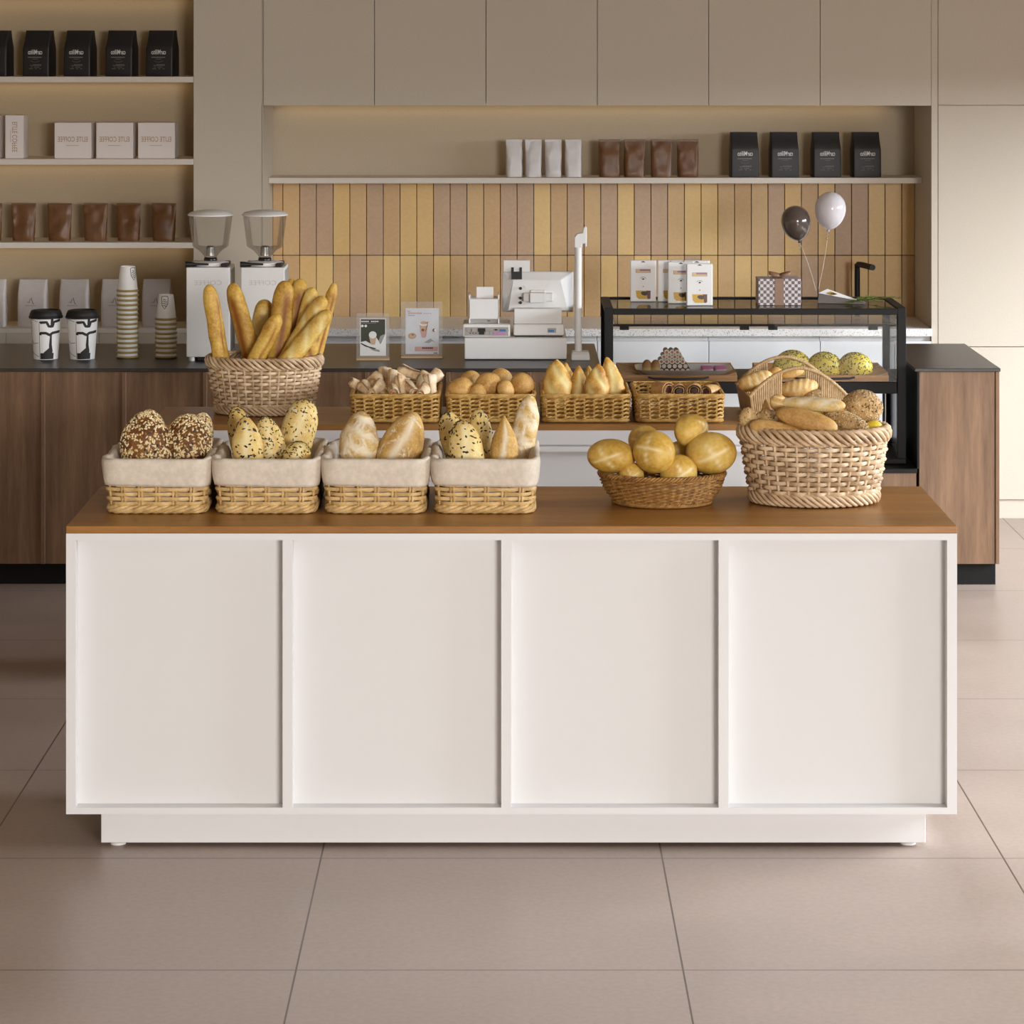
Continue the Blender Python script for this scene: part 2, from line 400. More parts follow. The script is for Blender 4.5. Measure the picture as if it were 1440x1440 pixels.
# ------------------------------------------------------------------ service counter
CY, CT = 11.30, 0.854
sc_ = F/CY
def xc(px): return (px-CX)/sc_
LX, RX0, RX1 = 0.372, xc(1290), xc(1407)
seams = [-1.8255+0.3175*k for k in range(-4, 7)]+[LX]
names = ['third beyond the left frame edge','second beyond the left frame edge','just beyond the left frame edge','cut by the left edge of the photo','behind the left end of the white tables','behind the seeded loaves','behind the basket of baguettes','below the two sign holders','behind the wrapped pastries','behind the round rolls','behind the split loaves','beside the display case']
for k in range(len(seams)-1):
    a, b = seams[k], seams[k+1]
    e = empty('counter_cabinet', (a, CY, 0), 'dark walnut counter unit %s' % names[k], 'counter unit', 'walnut front units of the service counter')
    w = b-a
    MB().box(0, w, 0.03, 0.86, 0.087, CT-0.0135).build('carcass', M['wood_panel'], e)
    MB().box(0.018, w-0.0003, 0.008, 0.03, 0.087, CT-0.0135).build('front_panel', M['wood_panel'], e)
    MB().box(0.0005, 0.0175, 0.0, 0.03, 0.087, CT-0.0135).build('batten', M['wood_panel'], e, bevel=0.0015, seg=1)
    MB().box(0, w, 0.05, 0.8, 0, 0.0868).build('plinth', M['plinth'], e)
wt = flat('black_stone', (50,44,40), 0.34, var=0.1, scale=60)
tag(MB().box(seams[0], LX, CY-0.003, 12.18, CT-0.013, CT).build('counter_worktop', wt, bevel=0.002), 'long black counter top carrying the grinders and the till', 'worktop', 'black counter tops')
e = empty('counter_cabinet', (RX0, CY, 0), 'walnut counter end unit with black inner side, right of the display case', 'counter unit', 'walnut front units of the service counter')
w = RX1-RX0
MB().box(0.012, w-0.006, 0.02, 0.86, 0.087, CT-0.0135).build('carcass', M['wood_panel'], e)
MB().box(0.0085, w-0.022, 0.004, 0.02, 0.087, CT-0.0135).build('front_panel', M['wood_panel'], e)
MB().box(w-0.0195, w-0.004, 0.0, 0.02, 0.087, CT-0.0135).build('batten', M['wood_panel'], e, bevel=0.0015, seg=1)
MB().box(0.0, 0.0082, 0.0, 0.86, 0.461, CT-0.0135).build('side_panel', M['black'], e)
MB().box(0, w-0.014, 0.035, 0.8, 0, 0.0868).build('plinth', M['plinth'], e)
tag(MB().box(RX0-0.01, RX1, CY-0.003, 12.18, CT-0.013, CT).build('counter_worktop', wt, bevel=0.002), 'short black counter top on the walnut end right of the display case', 'worktop', 'black counter tops')
e = empty('low_counter_unit', (LX, CY, 0), 'low walnut base unit with a black slab below the display case', 'counter unit')
w = RX0-LX
MB().box(0, w-0.001, 0.02, 0.86, 0.087, 0.443).build('carcass', M['wood_panel'], e)
MB().box(0.003, w-0.004, 0.004, 0.02, 0.087, 0.443).build('front_panel', M['wood_panel'], e)
MB().box(0, w-0.001, -0.002, 0.86, 0.4435, 0.46).build('slab', M['black'], e, bevel=0.001, seg=1)
MB().box(0, w, 0.05, 0.8, 0, 0.0868).build('plinth', M['plinth'], e)

# ------------------------------------------------------------------ the two white tables
def table(Y0, Y1, label, groove):
    T = 0.869; X0, X1 = -1.169, 1.197
    if groove: X0 = -1.187
    e = empty('display_table', ((X0+X1)/2, Y0, 0), label, 'table')
    hw = (X1-X0)/2; D = Y1-Y0
    MB().box(-hw, hw, 0, D, T-0.0195, T).build('tabletop', M['wood_top'], e, bevel=0.0012, seg=1)
    z0, z1 = 0.104, T-0.0198
    if groove:
        MB().box(-hw, hw, 0, D, 0.801, z1).build('apron', M['white'], e, bevel=0.001, seg=1)
        z1 = 0.796
        MB().box(-hw+0.01, hw-0.01, 0.01, D, 0.796, 0.801).build('shadow_gap', M['white'], e)
    fr = MB(); p0 = 0.0265; rz = 0.0175
    fr.box(-hw, hw, 0, 0.05, z1-rz, z1); fr.box(-hw, hw, 0, 0.05, z0, z0+rz)
    cs = [(-hw, -hw+0.0255)]+[(xx-0.014, xx+0.0125) for xx in (-0.594+0.0, -0.0135, 0.564)]+[(hw-0.0265, hw)]
    for a, b in cs: fr.box(a, b, 0, 0.05, z0+rz, z1-rz)
    fr.box(-hw, -hw+0.02, 0.05, D, z0, z1); fr.box(hw-0.02, hw, 0.05, D, z0, z1); fr.box(-hw+0.02, hw-0.02, D-0.02, D, z0, z1); fr.box(-hw+0.02, hw-0.02, 0.05, D-0.02, z0, z0+0.02)
    fr.build('frame', M['white'], e)
    for k in range(4):
        MB().box(cs[k][1]-0.0005, cs[k+1][0]+0.0005, 0.042, 0.0495, z0+rz-0.0005, z1-rz+0.0005).build('front_panel', M['white_panel'], e)
    MB().box(-hw+0.085, hw-0.075, 0.058, D-0.05, 0.012, z0-0.0005).build('plinth', M['white'], e, bevel=0.001, seg=1)
    for sx in (-1, 1):
        for yy in (0.095, D-0.09):
            MB().lathe([(0.021,0),(0.021,0.005),(0.016,0.008),(0.012,0.0119)], 20).build('foot', M['plastic'], e, smooth=40, loc=(sx*(hw-0.122)+0.004, yy, 0))
    return e
table(7.657, 8.317, 'long white panelled table with wooden top, nearest the camera', False)
table(9.604, 10.05, 'second white table with wooden top, behind the front table', True)
TZ = 0.869
# ------------------------------------------------------------------ packets on the shelves
def rloop(w, d, z, x0=0, y0=0, n=6, e=5.0):
    pts = []
    for k in range(4*n):
        a = 2*PI*k/(4*n); c, s_ = math.cos(a), math.sin(a)
        pts.append((x0+w/2*math.copysign(abs(c)**(2/e), c), y0+d/2*math.copysign(abs(s_)**(2/e), s_), z))
    return pts
def wrinkle(mb, amp, fr, seed, zmin=0.004):
    o = Vector((seed*3.1, seed*1.7, seed*0.9)); v2 = []
    for p in mb.v:
        p = Vector(p)
        if p.z > zmin:
            q = mnoise.noise(Vector((p.x*fr+o.x, p.y*fr+o.y, p.z*fr*0.6+o.z)))
            q2 = mnoise.noise(Vector((p.x*fr*2.6+o.y, p.y*fr*2+o.z, p.z*fr*1.3+o.x)))
            p.y += amp*(q+0.5*q2)*(1 if p.y < 0 else 0.6); p.x += amp*0.3*q2
        v2.append(tuple(p))
    mb.v = v2
def black_bag(w=0.13, d=0.085, h=0.205):
    e = empty('coffee_bag', (0,0,0))
    b = MB(); n = 6
    hs = [(0,1,1),(0.03,1.0,1.02),(0.3,1.0,1.0),(0.6,1.0,0.97),(0.66,0.985,0.92),(0.8,0.96,0.66),(0.93,0.95,0.44),(1.0,0.945,0.36)]
    b.loft([rloop(w*a, d*c, h*z, 0, -(0) + (1-c)*d*0.12, 8, 14) for z, a, c in hs]); wrinkle(b, 0.0018, 22, 3)
    bg = b.build('bag', M['bag_black'], e, smooth=38)
    t = MB(); y = -d/2-0.0030
    t.text('carMilito', 0.030, 0, y, h*0.525, 0, sx=0.66, bold=0.014); t.build('logo', M['ink_white'], bg, recalc=False)
    t = MB()
    for (cx, z, ww, hh) in ((-0.002, 0.415, 0.066, 0.0042), (0, 0.375, 0.026, 0.002)): t.box(cx-ww/2, cx+ww/2, y, y+0.001, h*z-hh/2, h*z+hh/2)
    t.tube([(0.021*math.cos(a), y, h*0.35-0.008*math.sin(a)) for a in [0.25+k*(PI-0.5)/8 for k in range(9)]], 0.0008, 4)
    for z, ww, cx in ((0.255, 0.042, 0.01), (0.235, 0.056, 0.003), (0.20, 0.05, 0.004), (0.165, 0.06, 0.0)):
        for q in range(6):
            if R.random() < 0.8: t.box(cx-ww/2+q*ww/6, cx-ww/2+(q+0.78)*ww/6, y, y+0.001, h*z-0.0012, h*z+0.0012)
    t.build('small_print', M['ink_grey'], bg)
    return e
def pouch(mat, w, h, d, seed, top=1.1, amp=0.007):
    e = empty('coffee_pouch', (0,0,0)); b = MB(); L = []
    for k in range(15):
        u = k/14; wd_ = w*(1+(top-1)*u); dd = d*(1-u**1.6*0.93)*(1 if u > 0.05 else 0.9)
        if k == 0: dd = d*0.9
        L.append(rloop(wd_, max(dd, 0.004), h*u, 0, 0, 8, 3.2 if u < 0.7 else 2.4))
    b.loft(L); wrinkle(b, amp, 26, seed); po = b.build('pouch', mat, e, smooth=30)
    s = MB().box(-w*top/2*0.995, w*top/2*0.995, -0.0016, 0.0016, h*0.985, h*1.05)
    s.build('seal', mat, po, bevel=0.0008, seg=1)
    return e
def white_bag(w=0.128, d=0.07, h=0.21):
    e = empty('coffee_bag', (0,0,0)); b = MB()
    hs = [(0,1,0.96),(0.05,1,1),(0.4,1.0,1.0),(0.7,0.99,0.85),(0.9,0.98,0.45),(1.0,0.975,0.3)]
    b.loft([rloop(w*a, d*c, h*z, 0, (1-c)*d*0.1, 8, 12) for z, a, c in hs]); wrinkle(b, 0.003, 24, 5)
    bg = b.build('bag', M['bag_white'], e, smooth=38); y = -d/2-0.0042
    t = MB(); t.text('J', 0.034, 0.006, y, h*0.565, 0, rot=0.25); t.text('L', 0.028, -0.008, y, h*0.555, 0, rot=-0.3)
    t.box(-0.026, 0.024, y, y+0.0006, h*0.45, h*0.458); t.build('logo', M['ink_grey'], bg, recalc=False)
    return e
def put(proto, first, px, Y, z, rz, label, cat, group, sc=1.0):
    o = proto if first else copy_tree(proto)
    o.location = ((px-CX)*Y/F, Y, z); o.rotation_euler = (0,0,rz); o.scale = (sc,)*3
    return tag(o, label, cat, group)
pb = black_bag()
pos = ['cut by the left frame edge','second from left','third from left','fourth from left','fifth from left, next to the column']
for i, px in enumerate((-4, 55.5, 113, 171.5, 228.5)):
    put(pb, i == 0, px, 12.96, ZS[0]+0.0005, -0.26+R.uniform(-0.02,0.02), 'black coffee bag on the top left shelf, %s' % pos[i], 'coffee bag', 'black coffee bags on the top left shelf')
for i, px in enumerate((1046, 1102, 1161, 1217)):
    put(pb, False, px, 13.215, zs+0.0005, 0.05+0.02*i, 'black coffee bag with white print on the niche shelf, %s of four' % ['leftmost','second from left','second from right','rightmost'][i], 'coffee bag', 'black coffee bags on the niche shelf')
def gift_carton(w, d, h, vertical):
    e = empty('coffee_box', (0,0,0))
    ca = MB().box(-w/2, w/2, -d/2, d/2, 0, h).build('carton', M['box_white'], e, bevel=0.0015)
    t = MB(); y = -d/2-0.0006
    if vertical: t.text('ELITE COFFEE', 0.032, 0.003, y, h*0.5, 0, rot=PI/2, sx=0.7, bold=0.008); t.box(-0.018, -0.0165, y, y+0.0005, h*0.38, h*0.66)
    else: t.text('ELITE COFFEE', 0.032, 0, y, h*0.53, 0, sx=0.7, bold=0.008); t.box(-0.03, 0.026, y, y+0.0005, h*0.355, h*0.368)
    t.build('lettering', M['ink_tan'], ca, recalc=False); return e
g = gift_carton(0.165, 0.11, 0.16, False)
for i, px in enumerate((105.5, 164, 222.5)):
    put(g, i == 0, px, 12.945, ZS[1]+0.0005, -0.03, 'square pale coffee box with tan lettering on the second shelf, %s' % ['left of three','middle of three','right of three'][i], 'box', 'square pale boxes on the second left shelf')
g = gift_carton(0.082, 0.11, 0.193, True)
put(g, True, 23.5, 12.945, ZS[1]+0.0005, -0.02, 'tall narrow pale coffee box with upright tan lettering on the second shelf', 'box', 'tall pale boxes on the second left shelf')
put(g, False, -9.5, 12.945, ZS[1]+0.0005, -0.02, 'tall narrow pale box cut by the left frame edge on the second shelf', 'box', 'tall pale boxes on the second left shelf')
for i, px in enumerate((-14, 33.5, 84, 134.6, 181, 230.6)):
    o = pouch(M['bag_brown'], 0.097, 0.16, 0.055, i+1, 1.15)
    put(o, True, px, 12.96, ZS[2]+0.0005, R.uniform(-0.1,0.05), 'wrinkled brown coffee pouch on the third left shelf, %s' % (['cut by the frame edge','leftmost whole one','second whole one','third whole one','second from the column','nearest the column'][i]), 'coffee pouch', 'brown pouches on the third left shelf')
for i, px in enumerate((857, 892, 930, 967)):
    o = pouch(M['bag_brown'], 0.094, 0.163, 0.055, i+11, 1.06, 0.006)
    put(o, True, px, 13.215, zs+0.0005, 0.1+R.uniform(-0.08,0.08), 'wrinkled brown coffee pouch on the niche shelf, %s of four' % ['leftmost','second from left','second from right','rightmost'][i], 'coffee pouch', 'brown pouches on the niche shelf')
for i, px in enumerate((723, 750, 778, 806)):
    o = pouch(M['bag_silver'], 0.073, 0.163, 0.05, i+21, 1.06, 0.006)
    put(o, True, px, 13.215, zs+0.0005, 0.15+R.uniform(-0.1,0.1), 'pearly white pouch on the niche shelf, %s of four' % ['leftmost','second from left','second from right','rightmost'][i], 'coffee pouch', 'pearly pouches on the niche shelf')
pw = white_bag()
for i, px in enumerate((-11, 46.6, 105, 163.5, 221)):
    put(pw, i == 0, px, 12.95, ZS[3]+0.0005, -0.1+R.uniform(-0.04,0.04), 'pale grey coffee bag with small logo on the lowest shelf, %s' % ['cut by the frame edge','behind the first lidded cup','behind the second lidded cup','behind the tall cup stack','behind the short cup stack'][i], 'coffee bag', 'pale bags on the lowest left shelf')

# ------------------------------------------------------------------ paper cups
def cone_strip(mb, path, wid, r0, r1, h, off=0.0007):
    P = []
    for (a0, z0), (a1, z1) in zip(path[:-1], path[1:]):
        k = max(2, int(abs(a1-a0)/0.12)+1)
        for i in range(k): P.append((a0+(a1-a0)*i/k, z0+(z1-z0)*i/k))
    P.append(path[-1]); vs = []; fs = []
    for i, (a, z) in enumerate(P):
        a2, z2 = P[min(i+1, len(P)-1)]; a1, z1 = P[max(i-1, 0)]
        rr = r0+(r1-r0)*z/h; dx, dz = (a2-a1)*rr, z2-z1; l = math.hypot(dx, dz) or 1
        w = wid[0]+(wid[1]-wid[0])*i/(len(P)-1) if isinstance(wid, tuple) else wid
        for s in (-1, 1):
            aa = a-s*dz/l*w/2/rr; zz = min(max(z+s*dx/l*w/2, 0.002), h-0.002); r_ = r0+(r1-r0)*zz/h+off
            vs.append((r_*math.cos(aa), r_*math.sin(aa), zz))
    for i in range(len(P)-1): fs.append((2*i, 2*i+1, 2*i+3, 2*i+2))
    mb.add(vs, fs)
def lidded_cup():
    e = empty('takeaway_cup', (0,0,0)); r0, r1, h = 0.049, 0.062, 0.168
    b = MB().lathe([(0.046,0.006),(0.047,0),(r0,0),(r1,h),(r1-0.002,h)], 40); cu_ = b.build('cup', M['cup_white'], e, smooth=40)
    b = MB(); f = -PI/2
    cone_strip(b, [(f-0.25,0.148),(f-0.22,0.15),(f+0.2,0.152),(f+0.36,0.135),(f+0.62,0.134),(f+0.72,0.152),(f+1.3,0.158)], 0.0105, r0, r1, h)
    cone_strip(b, [(f-0.25,0.100),(f-0.2,0.108),(f+0.15,0.108),(f+0.42,0.100),(f+0.65,0.108),(f+1.35,0.112)], 0.0105, r0, r1, h)
    cone_strip(b, [(f+0.58,0.165),(f+0.56,0.136)], 0.011, r0, r1, h)
    cone_strip(b, [(f+0.52,0.104),(f+0.5,0.06),(f+0.56,0.03)], (0.007,0.016), r0, r1, h)
    cone_strip(b, [(f-0.3,0.148),(f-0.33,0.002)], 0.0016, r0, r1, h)
    cone_strip(b, [(f-0.28,0.014),(f+0.8,0.014)], 0.026, r0, r1, h)
    cone_strip(b, [(f+0.0,0.026),(f+0.3,0.03),(f+0.66,0.034)], (0.006,0.044), r0, r1, h)
    cone_strip(b, [(f-1.2,0.075),(f-0.85,0.064),(f-0.4,0.068)], 0.0018, r0, r1, h)
    cone_strip(b, [(f-1.2,0.03),(f-0.8,0.02),(f-0.4,0.012)], 0.0018, r0, r1, h)
    cone_strip(b, [(f-1.2,0.165),(f-0.7,0.158),(f-0.4,0.152)], 0.0016, r0, r1, h)
    b.build('print', M['ink_black'], cu_, recalc=False)
    l = MB().lathe([(0.0635,h-0.004),(0.068,h-0.004),(0.069,h+0.002),(0.0675,h+0.005),(0.0655,h+0.008),(0.0655,h+0.012),(0.061,h+0.022),(0.058,h+0.0275),(0.055,h+0.028),(0.053,h+0.0225),(0.0,h+0.022)], 40)
    l.build('lid', M['rubber'], e, smooth=35); return e
def CP(px, py): # point on the counter top
    Y = F*(H-CT)/(py-HY); return ((px-CX)*Y/F, Y, CT)
lc = lidded_cup()
for i, (px, py) in enumerate(((64.5, 504), (116, 504))):
    o = lc if i == 0 else copy_tree(lc); o.location = CP(px, py)
    tag(o, 'white paper cup with black brush print and black lid, %s of the pair' % ['left','right'][i], 'cup', 'lidded takeaway cups on the counter')
def paper_cup():
    e = empty('paper_cup', (0,0,0)); r0, r1, h = 0.0415, 0.030, 0.102      # upside down: rim at the bottom
    MB().lathe([(r0-0.002,0.002),(r0,0.002),(r1,h),(r1-0.002,h),(r1-0.003,h-0.004),(0,h-0.004)], 32).build('cup', M['cup_white'], e, smooth=40)
    MB().tube([(r0*math.cos(2*PI*k/32), r0*math.sin(2*PI*k/32), 0.0045) for k in range(32)], 0.0045, 8, True).build('rim', M['cup_rim'], e, smooth=60)
    b = MB(); f = -PI/2+0.15
    path = [(-0.42,0.092),(-0.36,0.096),(0.0,0.099),(0.38,0.096),(0.42,0.092),(0.36,0.055),(0.0,0.03),(-0.36,0.055),(-0.42,0.092)]
    cone_strip(b, [(f+a, z*0.75+0.024) for a, z in path], 0.0023, r0, r1, h)
    for z, a in ((0.084,0.2),(0.076,0.3),(0.068,0.28),(0.060,0.18)): cone_strip(b, [(f-a,z),(f-a*0.2,z+0.002),(f+a*0.3,z-0.002),(f+a,z)], 0.0022, r0, r1, h)
    b.build('crest_print', M['ink_black'], e, recalc=False); return e
pc = paper_cup(); first = True
for (px, py, n, rz0, nm) in ((179.5, 503, 15, 0.75, 'tall'), (233.5, 503, 9, -0.2, 'short')):
    base = CP(px, py)
    for k in range(n):
        o = pc if first else copy_tree(pc); first = False
        o.location = (base[0], base[1], base[2]+0.0008+0.0191*k); o.rotation_euler = (0, 0, rz0 if k == n-1 else R.uniform(0, 6))
        where = 'topmost with shield print, on' if k == n-1 else ('bottom cup of' if k == 0 else ORD[k]+' cup from the bottom of')
        tag(o, 'upturned white paper cup with kraft rim, %s the %s stack' % (where, nm), 'cup', 'paper cups in the %s stack' % nm)

# ------------------------------------------------------------------ coffee grinders
def grinder():
    e = empty('coffee_grinder', (0,0,0)); w, d, z0, z1 = 0.174, 0.2, 0.017, 0.375
    b = MB().box(-w/2, w/2, 0, d, z0, z1); bo = b.build('body', M['plastic'], e, bevel=0.003)
    MB().box(w/2, w/2+0.003, 0.012, d-0.012, z0+0.02, z1-0.014).build('side_plate', M['plastic_grey'], bo, bevel=0.001)
    MB().text('COFFEE', 0.026, 0.0, -0.0006, z1-0.062, 0, sx=1.25).build('embossed_lettering', M['emboss'], bo, recalc=False)
    for x in (-w/2+0.02, w/2-0.02):
        for y in (0.02, d-0.02): MB().lathe([(0.012,0),(0.013,0.004),(0.012,0.0168)], 16).build('foot', M['plastic'], e, smooth=40, loc=(x,y,0))
    MB().box(-w/2+0.045, w/2-0.02, 0.01, d-0.01, 0.004, 0.0165).build('base_tray', M['rubber'], e)
    hx, hy = 0.0, 0.1
    for sx in (-1, 1): MB().box(hx+sx*0.062-0.012, hx+sx*0.062+0.012, 0.02, 0.18, z1+0.0005, z1+0.014).build('clamp', M['rubber'], e, bevel=0.003)
    MB().lathe([(0.073,0.0005),(0.074,0.006),(0.074,0.013),(0.06,0.017),(0.03,0.019),(0.026,0.019)], 36).build('collar', M['plastic'], e, smooth=35, loc=(hx,hy,z1+0.001))
    MB().tube([(hx-0.0,hy-0.078,z1+0.011),(hx-0.05,hy-0.08,z1+0.012),(hx-0.075,hy-0.08,z1+0.011),(hx-0.092,hy-0.08,z1+0.011)], [0.004,0.005,0.011,0.012], 12).build('lever', M['rubber'], e, smooth=40)
    MB().lathe([(0.027,0.0),(0.0275,0.004),(0.025,0.012),(0.024,0.013)], 28).build('neck_ring', M['black_gloss'], e, smooth=40, loc=(hx,hy,z1+0.0205))
    zb = z1+0.034
    MB().lathe([(0.0245,0),(0.0255,0.004),(0.045,0.026),(0.066,0.039),(0.0725,0.045),(0.088,0.168)], 48).build('hopper', M['hopper'], e, smooth=50, loc=(hx,hy,zb), recalc=False)
    MB().lathe([(0.018,0.006),(0.018,0.04),(0.012,0.046),(0,0.047)], 20).build('burr_shaft', M['steel'], e, smooth=40, loc=(hx,hy,zb))
    MB().lathe([(0.0855,0.1685),(0.092,0.1685),(0.0925,0.173),(0.08,0.182),(0.045,0.189),(0,0.191)], 48).build('hopper_lid', M['plastic'], e, smooth=50, loc=(hx,hy,zb))
    return e
gr = grinder()
for i, px in enumerate((292.5, 369.5)):
    o = gr if i == 0 else copy_tree(gr); o.location = CP(px, 508)
    tag(o, 'white upright coffee grinder with clear funnel hopper, %s' % ['left one beside the short cup stack','right one behind the baguettes'][i], 'coffee grinder', 'coffee grinders on the counter')

# ------------------------------------------------------------------ sign holders
def sign(x0, x1, py_top, py_base, p, label):
    c = CP((x0+x1)/2, py_base); e = empty('sign_holder', c, label, 'sign', 'acrylic sign holders on the counter')
    s = F/c[1]; w = (x1-x0)/s; h = (py_base-2-py_top)/s
    MB().box(-w/2, w/2, 0, 0.045, 0.0003, 0.0075).build('base', flat('pale_wood_base', (206,170,126), 0.5), e, bevel=0.001, seg=1)
    MB().box(-w/2, w/2, 0.018, 0.0205, 0.008, h).build('acrylic_panel', M['acrylic'], e)
    cx = (p[0]+p[1])/2-(x0+x1)/2; pw_ = (p[1]-p[0])/s; z0 = (py_base-p[3])/s; z1 = (py_base-p[2])/s
    return e, cx/s, pw_, z0, z1
pm = [flat('poster_green', (58,60,46), 0.6), flat('poster_white', (226,224,222), 0.6), flat('poster_dark', (36,34,32), 0.6), flat('poster_tan', (188,150,110), 0.6), flat('poster_grey', (150,150,148), 0.6), flat('poster_rose', (198,158,148), 0.6), flat('poster_brown', (128,84,46), 0.6), flat('poster_latte', (196,164,140), 0.6), flat('poster_blue_white', (206,206,210), 0.6)]
def disc(mb, cx, cz, rx, rz, y, mi, n=20): mb.prism([(cx+rx*math.cos(2*PI*k/n), cz+rz*math.sin(2*PI*k/n)) for k in range(n)], y, y+0.0004, mi)
e, cx, pw_, z0, z1 = sign(501, 547, 439, 507, (506, 542.5, 448.5, 501), 'smaller clear sign holder with a dark green drink poster')
t = MB(); y = 0.0172; hh = z1-z0
X = lambda u: cx-pw_/2+pw_*u
Z = lambda v: z1-hh*v
t.box(X(0), X(1), y, y+0.0006, z0, z1, 1)
t.prism([(X(.03),Z(.02)),(X(.97),Z(.02)),(X(.97),Z(.42)),(X(.8),Z(.68)),(X(.62),Z(.5)),(X(.42),Z(.68)),(X(.22),Z(.6)),(X(.03),Z(.63))], y-0.0004, y, 0)
t.prism([(X(.78),Z(.47)),(X(.97),Z(.41)),(X(.78),Z(.69)),(X(.72),Z(.6))], y-0.0007, y-0.0003, 4)
t.prism([(X(.35),Z(.5)),(X(.63),Z(.5)),(X(.58),Z(.7)),(X(.42),Z(.7))], y-0.0008, y-0.0004, 7)
disc(t, X(.49), Z(.44), pw_*.15, pw_*.14, y-0.0012, 1)
t.prism([(X(.03),Z(.65)),(X(.3),Z(.74)),(X(.62),Z(.8)),(X(.58),Z(.83)),(X(.2),Z(.75)),(X(.03),Z(.68))], y-0.001, y-0.0005, 2)
t.prism([(X(.35),Z(.79)),(X(.75),Z(.84)),(X(.76),Z(.9)),(X(.5),Z(.86))], y-0.001, y-0.0005, 4)
disc(t, X(.09), Z(.2), pw_*.05, pw_*.05, y-0.001, 1); disc(t, X(.22), Z(.2), pw_*.05, pw_*.05, y-0.001, 1)
for k in range(9):
    if k != 4: t.box(X(.05+.075*k), X(.05+.075*k+.06), y-0.0009, y-0.0004, Z(.095), Z(.065), 1)
t.box(X(.05), X(.62), y-0.0009, y-0.0004, Z(.128), Z(.12), 4)
t.build('poster', pm, e)
e, cx, pw_, z0, z1 = sign(564, 622, 423, 504, (570, 617, 434, 498.5), 'larger clear sign holder with a pale iced coffee poster')
t = MB(); hh = z1-z0
t.box(X(0), X(1), y, y+0.0006, z0, z1, 8)
for k in range(7): t.box(X(.08+.06*k), X(.08+.06*k+.05), y-0.0005, y, Z(.125), Z(.095), 5)
for k in range(4): t.box(X(.55+.06*k), X(.55+.06*k+.035), y-0.0005, y, Z(.122), Z(.105), 4)
t.box(X(.08), X(.28), y-0.0005, y, Z(.165), Z(.15), 4); t.box(X(.06), X(.14), y-0.0005, y, Z(.08), Z(.06), 7)
t.prism([(X(.42),Z(.36)),(X(.68),Z(.33)),(X(.62),Z(.62)),(X(.58),Z(.65)),(X(.49),Z(.64))], y-0.0006, y, 7)
t.prism([(X(.44),Z(.48)),(X(.64),Z(.45)),(X(.61),Z(.62)),(X(.57),Z(.65)),(X(.49),Z(.64))], y-0.0008, y, 5)
disc(t, X(.52), Z(.475), pw_*.045, pw_*.04, y-0.001, 6)
disc(t, X(.55), Z(.335), pw_*.14, pw_*.07, y-0.0009, 1); disc(t, X(.55), Z(.32), pw_*.11, pw_*.05, y-0.0012, 7)
t.tube([(X(.62),y-0.001,Z(.33)),(X(.68),y-0.001,Z(.29)),(X(.66),y-0.001,Z(.36)),(X(.6),y-0.001,Z(.5))], 0.0012, 5, False, 6)
disc(t, X(.2), Z(.605), pw_*.12, pw_*.09, y-0.0008, 3); disc(t, X(.2), Z(.605), pw_*.09, pw_*.06, y-0.001, 7); disc(t, X(.22), Z(.58), pw_*.03, pw_*.02, y-0.0012, 6)
disc(t, X(.86), Z(.48), pw_*.05, pw_*.05, y-0.0008, 6); disc(t, X(.89), Z(.48), pw_*.035, pw_*.04, y-0.001, 1)
t.prism([(X(.55),Z(.75)),(X(.75),Z(.66)),(X(.9),Z(.75)),(X(.8),Z(.72)),(X(.7),Z(.76))], y-0.0006, y, 4)
t.box(X(.28), X(.97), y-0.0006, y, Z(.94), Z(.84), 5)
for k in range(6): t.box(X(.5+.055*k), X(.5+.055*k+.045), y-0.001, y-0.0005, Z(.885), Z(.855), 2)
t.box(X(.84), X(.96), y-0.0006, y, Z(.985), Z(.97), 2)
t.build('poster', pm, e)

# ------------------------------------------------------------------ till
class PB:      # boxes given in photo pixels at a true depth, under one root
    def __init__(s, root): s.r = root; s.o = root.location.copy()
    def box(s, x0, x1, y0, y1, Y, d, mb=None, mi=0, grow=0.0):
        mb = mb or MB(); a = W(x0, y1, Y)-s.o; b = W(x1, y0, Y)-s.o
        return mb.box(a.x, b.x, a.y, a.y+d, a.z, b.z, mi)
    def pt(s, x, y, Y): return W(x, y, Y)-s.o
c = CP(725, 506.5)
e = empty('cash_drawer', c, 'white cash drawer box under the till', 'cash drawer'); Y0 = c[1]; dz = 0.089
wq = 144/(F/Y0)
MB().box(-wq/2, wq/2, 0, 0.40, 0.004, dz).build('case', M['plastic'], e, bevel=0.004)
MB().box(-wq/2+0.004, wq/2-0.004, 0.004, 0.38, 0.0003, 0.004).build('feet_strip', M['rubber'], e)
DT = CT+dz
def bot(px, Y): return ((px-CX)*Y/F, Y, DT)
